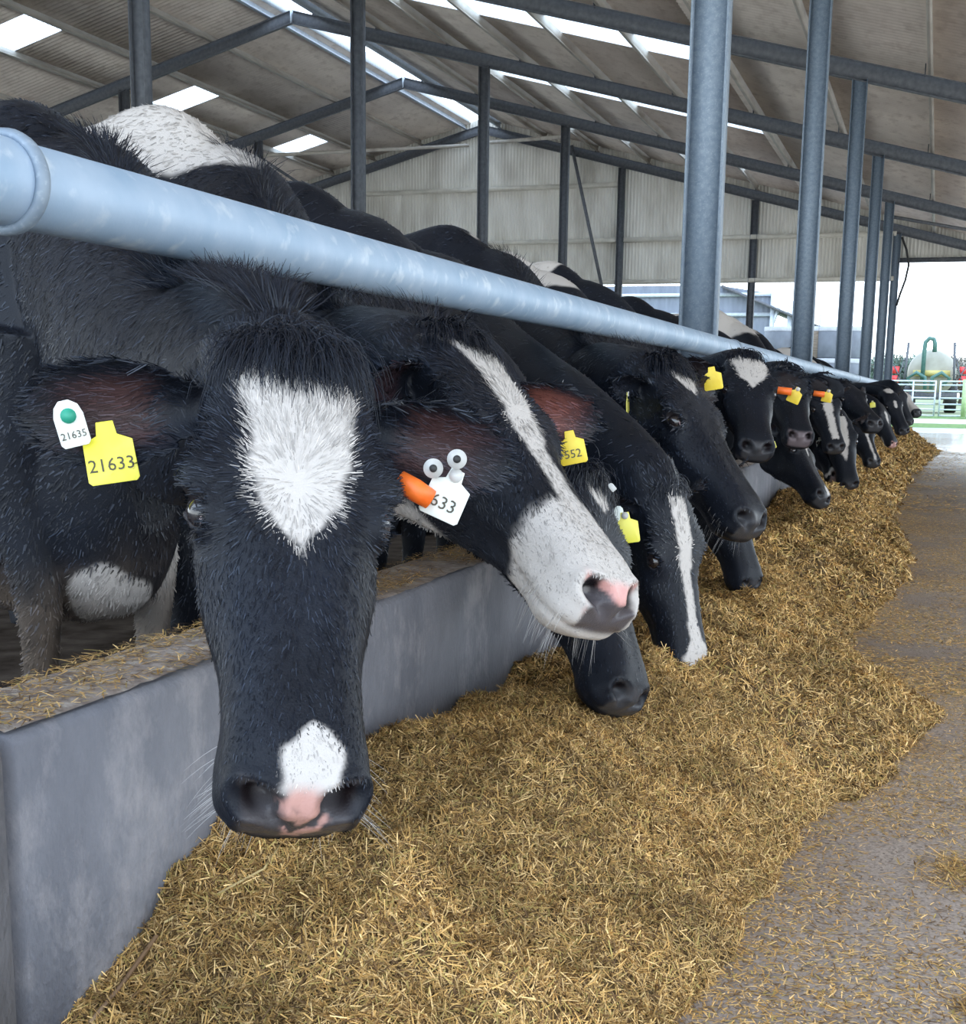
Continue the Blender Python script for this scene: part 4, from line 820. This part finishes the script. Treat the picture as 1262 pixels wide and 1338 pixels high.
Q_c = cow('Q', 'last visible cow of the line, white face with black nose and a reddish ear', POSE['Q'], BODY['Q'], lambda Q, j: sm(.52, .50, Q[:, 0])*sm(.0, .03, Q[:, 0])*sm(-.19, -.17, Q[:, 2]), voxel=.013, fur=2500, ear_inner=(.35, .08, .03))

# ---- ear tags
def tg(info, s, px, kind, m, txt, sc_, rot=0, lift=.014, tilt=(0, 0, 0), stud=None, name='ear_tag', label=None):
    p_, n_ = on_ear(info, s, px, lift); v = np.array([0, 0, H])-p_; v /= np.linalg.norm(v); v = v+np.array(tilt, float)
    return ear_tag(info['o'], p_, v, kind, M[m], txt, sc_, math.radians(rot), stud=None if stud is None else M[stud], name=name, label=label)
tg(A, -1, (143, 590), 'flag', 'ltag', '21633', 1.0, 8, .02, label='yellow flag tag')
tg(A, -1, (93, 556), 'button', 'wtag', '21635', 1.15, 14, .03, stud='green', label='small white tag with green stud')
tg(A, 1, (585, 645), 'flag', 'wtag', '633', .90, -24, .030, stud='stud', label='white flag tag')
p_, n_ = on_ear(A, 1, (546, 640), .045); v = np.array([0, 0, H])-p_; Rm = frame_from(v)
o = MB().tube([p_+Rm@np.array([-.024, .012, 0]), p_+Rm@np.array([-.004, .0, .004]), p_+Rm@np.array([.016, -.012, 0])], [.013, .0145, .013], 20).build('ear_tag', M['otag'], A['o'], True); o['label'] = 'orange rolled tag'
an = np.linspace(0, 2*math.pi, 25)[:-1]
for px in ((566, 612), (597, 600)):
    p_, n_ = on_ear(A, 1, px, .045); Rm = frame_from(np.array([0, 0, H])-p_)
    o = MB().prism([(.0125*math.cos(t_), .0125*math.sin(t_)) for t_ in an], 0, .003, (Rm, p_)).build('tag_stud', M['stud'], A['o']); MB().prism([(.005*math.cos(t_), .005*math.sin(t_)) for t_ in an], .003, .006, (Rm, p_)).build('stud_pin', M['rubber'], o)
tg(B, 1, (747, 584), 'flag', 'ytag', '552', .80, 12, .02, label='yellow flag tag')
tg(B, -1, (508, 535), 'button', 'wtag', '11', .9, 20, .03, (1.5, 0, 0))
tg(C_, -1, (820, 526), 'flag', 'ltag', None, 1.0, 22, .04, (2.2, 1.2, 0), stud='stud', label='yellow tag seen edge-on')
tg(C_, 1, (931, 494), 'flag', 'ytag', None, 1.0, 10, .03)
for info, s, px, kd, mt, sc_, rt in ((E_, 1, (800, 637), 'button', 'stud', .45, 40), (F_c, -1, (818, 689), 'flag', 'ltag', 1.05, 8), (F_c, -1, (808, 672), 'button', 'wtag', .8, 0), (D_c, 1, (1039, 516), 'flag', 'ytag', .95, -22), (H_c, 1, (1081, 517), 'flag', 'ytag', .95, -12),
  (L_c, 1, (1127, 521), 'flag', 'ytag', .9, 0), (N_c, -1, (1140, 528), 'flag', 'ltag', 1.1, 8), (D_c, -1, (922, 498), 'flag', 'ytag', .65, 20), (I_c, -1, (1008, 580), 'flag', 'ltag', .8, 20), (K_c, -1, (1072, 578), 'flag', 'wtag', 1.1, 10)):
    d_ = float(np.dot(info['tw']((.06, s*.10, 0))-np.array([0, 0, H]), FW))-(.17 if info in (D_c, H_c) and s > 0 else .10); p_ = at(px[0], px[1], d_); v = np.array([0, 0, H])-p_
    ear_tag(info['o'], p_, v, kd, M[mt], None, sc_, math.radians(rt), stud=M['stud'] if kd == 'flag' else None)
for info, px in ((D_c, (1025, 510)), (H_c, (1070, 514)), (Q_c, (1182, 521))):
    d_ = float(np.dot(info['tw']((.06, .10, 0))-np.array([0, 0, H]), FW))-.20; p_ = at(px[0], px[1], d_); Rm = frame_from(np.array([0, 0, H])-p_)
    o = MB().tube([p_+Rm@np.array([-.03, .0, 0]), p_+Rm@np.array([.03, -.006, 0])], .016, 14).build('ear_tag', M['otag'], info['o'], True); o['label'] = 'orange rolled tag'

# ------------------------------------------------------------------ background: neighbouring shed, bales, gate, tanker, trees
def bx(p): return tuple(float(v) for v in p)
YS = 52.0
sh = empty('farm_building', (-10, YS, .3), 'grey clad neighbouring farm building seen through the open gable end', 'building')
def loc(mb): return mb
xw0, xw1 = -30.0, on_y(1010, 400, YS)[0]
zt0 = on_y(1010, 384, YS)[2]; zpk = zt0+1.1
n = 400; xs_ = np.linspace(xw0, xw1, n+1); ph = (xs_/.2) % 1.0; prf = np.clip(np.abs(ph-.5)*4-.6, 0, 1)*.03
ztop = np.where(xs_ > -8.6, zt0+(xw1-xs_)*.16, zt0+(xw1+8.6)*.16)
Vb = np.concatenate([np.stack([xs_+10, -prf, np.full(n+1, -.1)], 1), np.stack([xs_+10, -prf, ztop-.3], 1)]); ii = np.arange(n)
link('wall_panel', np_mesh('nb', Vb, np.stack([ii, ii+1, n+2+ii, n+1+ii], 1), False), M['bclad'], sh)
for z in (on_y(950, 386, YS)[2], on_y(950, 412, YS)[2]): MB().box((xw0+10, -.12, z-.3-.05), (xw1+10, -.04, z-.3+.09)).build('rail', M['bsteel'], sh)
MB().bar((xw1+10, -.1, -.1), (xw1+10, -.1, zt0-.3), .16, .16, (0, 1, 0)).build('corner_post', M['bsteel'], sh)
pe = on_y(1088, 433, YS)
MB().add([(xw1+10-2, -.4, zt0-.3+.35), (pe[0]+10, -.4, pe[2]-.3), (pe[0]+10, 14, pe[2]-.3), (xw1+10-2, 14, zt0-.3+.35), (xw1+10-2, -.4, zt0-.3+.23), (pe[0]+10, -.4, pe[2]-.3-.12), (pe[0]+10, 14, pe[2]-.42), (xw1+10-2, 14, zt0-.3+.23)], [(0, 1, 2, 3), (4, 7, 6, 5), (0, 4, 5, 1), (1, 5, 6, 2), (2, 6, 7, 3), (3, 7, 4, 0)]).build('lean_to_roof', M['dsteel'], sh)
MB().box((xw1+10.2, 13.8, -.1), (pe[0]+10, 14, 2.6)).build('dark_interior', M['dsteel'], sh)  # dark sheet standing in for the shade inside the open bay
for px in (1033, 1046, 1075): X = on_y(px, 400, YS)[0]; MB().box((X+10-.09, -.2, -.1), (X+10+.09, 0, zt0-.3-(X-xw1)*.42)).build('lean_to_post', M['bsteel'], sh)
MB().tube([np.array(on_y(1022, 392, YS))+(10, -YS-.1, -.3), np.array(on_y(1001, 445, YS))+(10, -YS-.1, -.3)], .07, 8).build('diagonal_strut', M['bsteel'], sh)

M['bale'] = noise_mat('net_wrapped_bale', (.16, .13, .10), (.26, .21, .16), 5, .9, 0, .01, 30, stretch=(1, 1, 6))
M['gcap'] = noise_mat('pale_net_cap', (.35, .36, .37), (.45, .46, .47), 8, .7)
M['gbale'] = noise_mat('grey_wrapped_bale', (.13, .145, .17), (.18, .20, .23), 3, .5)
ztb = on_y(1030, 433, 46)[2]; kk = 0
def bale(x, y, z, r, h, m, lb):
    root = empty('round_bale', (x, y, z), lb, 'bale', 'stacked round bales in the yard')
    an = np.linspace(0, 2*math.pi, 33)[:-1]; pr = [(r*.93, 0), (r, .06), (r*1.01, h/2), (r, h-.06), (r*.93, h)]
    V = [(a_*math.cos(t_), a_*math.sin(t_), z_) for a_, z_ in pr for t_ in an]; F = [(i*32+j, i*32+(j+1) % 32, (i+1)*32+(j+1) % 32, (i+1)*32+j) for i in range(4) for j in range(32)]+[tuple(range(31, -1, -1)), tuple(4*32+j for j in range(32))]
    MB().add(V, F).build('bale_body', m, root, True)
    MB().add([(a_*math.cos(t_), a_*math.sin(t_), z_) for a_, z_ in [(r*1.02, h-.14), (r*1.02, h+.01), (r*.8, h+.02)] for t_ in an], [(i*32+j, i*32+(j+1) % 32, (i+1)*32+(j+1) % 32, (i+1)*32+j) for i in range(2) for j in range(32)]+[tuple(2*32+j for j in range(32))]).build('white_net_cap', M['gcap'], root, True)
for i, (px, mt) in enumerate(((1019, 'gbale'), (1057, 'bale'), (1083, 'gbale'), (1108, 'gbale'))):
    X = on_y(px, 450, 46)[0]
    for j in range(3): bale(X, 46+.2*(j % 2)*0, .12+j*1.07, .55, 1.05, M[mt], '%s bale, %s of its stack, %s' % ({'gbale': 'grey wrapped', 'bale': 'brown net wrapped'}[mt], ['bottom', 'middle', 'topmost'][j], ['left stack seen right of the second column', 'stack beside the third column', 'stack behind the third column', 'stack right of the third column'][i]))

# gates
def gate(px0, px1, lb, Y=50.0):
    X0, X1 = on_y(px0, 520, Y)[0], on_y(px1, 520, Y)[0]; root = empty('field_gate', (X0, Y, .27), lb, 'gate', 'galvanised field gates')
    zs_ = [on_y(1215, y, Y)[2]-.27 for y in (498, 503, 511, 520, 528, 535, 543)]
    for z in zs_: MB().tube([(0, 0, z), (X1-X0, 0, z)], .028, 10).build('gate_rail', M['bsteel'], root, True)
    for x in (0.02, (X1-X0)*.52, X1-X0-.02): MB().tube([(x, 0, zs_[-1]-.02), (x, 0, zs_[0]+.02)], .03, 10).build('gate_upright', M['bsteel'], root, True)
gate(1160, 1222, 'galvanised seven-rail field gate, its hinged end behind the last cow')
gate(1227, 1290, 'galvanised seven-rail field gate cut by the right picture edge')
M['gpost'] = noise_mat('pale_green_post', (.35, .5, .25), (.45, .6, .32), 9, .7)
MB_ = MB().box((-.09, -.09, 0), (.09, .09, 1.35)); tag(MB_.build('gate_post', M['gpost'], loc=bx(on_y(1258, 545, 49.8))), 'pale green post in front of the gate at the right picture edge', 'post')

# slurry tanker, seen from behind
YT = 58.0; ct = on_y(1217, 487, YT)
M['tank'] = noise_mat('weathered_tank', (.30, .29, .23), (.38, .37, .30), 2, .5)
M['tyel'] = noise_mat('tank_yellow', (.5, .42, .12), (.55, .48, .18), 2, .5)
M['hose'] = noise_mat('green_hose', (.05, .13, .11), (.08, .18, .15), 8, .5)
M['lamp'] = noise_mat('red_lamp', (.65, .04, .04), (.75, .07, .07), 8, .3)
tk = empty('slurry_tanker', (ct[0], YT, .35), 'pale slurry tanker with green hoses and red lights parked behind the gate', 'tanker')
zc = ct[2]-.35; rT = 1.0
mb = MB(); V = []; k = 40; pr = [(.02, 0), (.55, .05), (.9, .22), (1.0, .5), (1.0, 5.0), (.6, 5.4), (.02, 5.5)]
for a_, d_ in pr:
    for j in range(k): t_ = j*2*math.pi/k; V.append((a_*rT*math.cos(t_), d_, zc+a_*rT*math.sin(t_)))
mb.add(V, [(i*k+j, (i+1)*k+j, (i+1)*k+(j+1) % k, i*k+(j+1) % k) for i in range(len(pr)-1) for j in range(k)]); mb.build('tank', M['tank'], tk, True)
MB().box((-.75, -.08, zc-.15), (.75, .02, zc+.1)).build('yellow_band', M['tyel'], tk)
mb = MB().tube([(-.35, -.3, zc-.3), (-.35, -.3, zc+.9), (-.33, -.3, zc+1.25), (-.18, -.3, zc+1.42), (.0, -.3, zc+1.38), (.06, -.3, zc+1.2), (.06, -.3, zc+.85)], .09, 12); mb.build('filling_arm', M['hose'], tk, True)
for s in (-1, 1):
    mb = MB().tube([(s*.55-.1, -.35, zc-.55), (s*.85-.1, -.4, zc-.25), (s*.5-.1, -.4, zc+.0), (s*.15-.1, -.4, zc-.2), (s*.12-.1, -.4, zc-.7)], .08, 10); mb.build('hose_loop', M['hose'], tk, True)
    mb = MB(); xb = s*1.02-.08; mb.bar((xb, -.3, zc-.7), (xb-s*.1, -.3, zc+1.25), .10, .10); mb.bar((xb, -.3, zc-.5), (xb+s*.45, -.3, zc+.3), .05, .05); mb.bar((xb+s*.35, -.3, zc-.6), (xb, -.3, zc+.6), .05, .05)
    for q in range(6): mb.bar((xb-.12, -.32, zc-.4+q*.3), (xb+.12, -.32, zc-.35+q*.3), .03, .03)
    mb.build('folded_boom', M['dsteel'], tk)
    for q in range(2): MB().box((s*1.35-.14-.1, -.3, zc-.05-q*.38), (s*1.35+.14-.1, -.2, zc+.25-q*.38)).build('red_lamp', M['lamp'], tk)
    mb = MB(); V = []; prw = [(.35, .0), (.58, .0), (.62, .06), (.62, .44), (.58, .5), (.35, .5)]
    for a_, d_ in prw:
        for j in range(28): t_ = j*2*math.pi/28; V.append((s*.62+s*d_, 2.6+a_*math.cos(t_), .60+a_*math.sin(t_)))
    mb.add(V, [(i*28+j, (i+1)*28+j, (i+1)*28+(j+1) % 28, i*28+(j+1) % 28) for i in range(5) for j in range(28)]); mb.build('wheel', M['rubber'], tk, True)
MB().box((-1.1, .2, .55), (1.1, .45, .85)).build('chassis', M['dsteel'], tk)

# bare hedgerow trees
M['leaf'] = attr_mat('tree_twigs', .9, .2)
def tree(px, top, Y, w, c0, lb, n=5000):
    g = on_y(px, 505, Y); g[2] = .3+(Y-51)*.0028; zt_ = on_y(px, top, Y)[2]-g[2]
    root = empty('hedgerow_tree', bx(g), lb, 'tree', 'trees beyond the gate')
    mb = MB(); mb.tube([(0, 0, 0), (.1, 0, zt_*.35), (-.1, 0, zt_*.7)], [.18, .12, .05], 8)
    for q in range(16):
        a_ = rng.random()*6.28; z0 = zt_*(.25+.45*rng.random()); mb.tube([(0, 0, z0), (w*.28*math.cos(a_), w*.28*math.sin(a_), z0+zt_*.15), (w*.48*math.cos(a_), w*.48*math.sin(a_), z0+zt_*.28)], [.06, .035, .015], 6)
    mb.build('trunk', M['bark'], root, True)
    nb = 14; cb = np.stack([rng.normal(size=nb)*w*.26, rng.normal(size=nb)*w*.26, zt_*(.35+.5*rng.random(nb))], 1); which = rng.integers(0, nb, n)
    P = cb[which]+rng.normal(size=(n, 3))*np.array([w*.12, w*.12, zt_*.09]); P[:, 2] = np.clip(P[:, 2], .1, zt_); D = rng.normal(size=(n, 3)); D[:, 2] += .6; D /= np.linalg.norm(D, axis=1)[:, None]
    V = strands(P, D, rng.normal(size=(n, 3)), .15+.3*rng.random(n), np.full(n, .06)); me_ = np_mesh('crown', V, strand_faces(n), False); set_col(me_, np.repeat(np.array(c0)*(.6+.8*rng.random((n, 1))), 6, 0)); link('crown', me_, M['leaf'], root)
tree(1172, 458, 105, 6, (.12, .17, .14), 'dark green conifer-like tree just right of the last column')
tree(1190, 466, 110, 7, (.14, .18, .15), 'low green tree left of the tanker')
tree(1236, 474, 115, 8, (.22, .21, .18), 'bare brown tree right of the tanker')
tree(1256, 466, 110, 8, (.24, .22, .19), 'bare brown tree at the right picture edge')
tree(1150, 468, 120, 9, (.16, .18, .15), 'tree glimpsed between the last two columns')
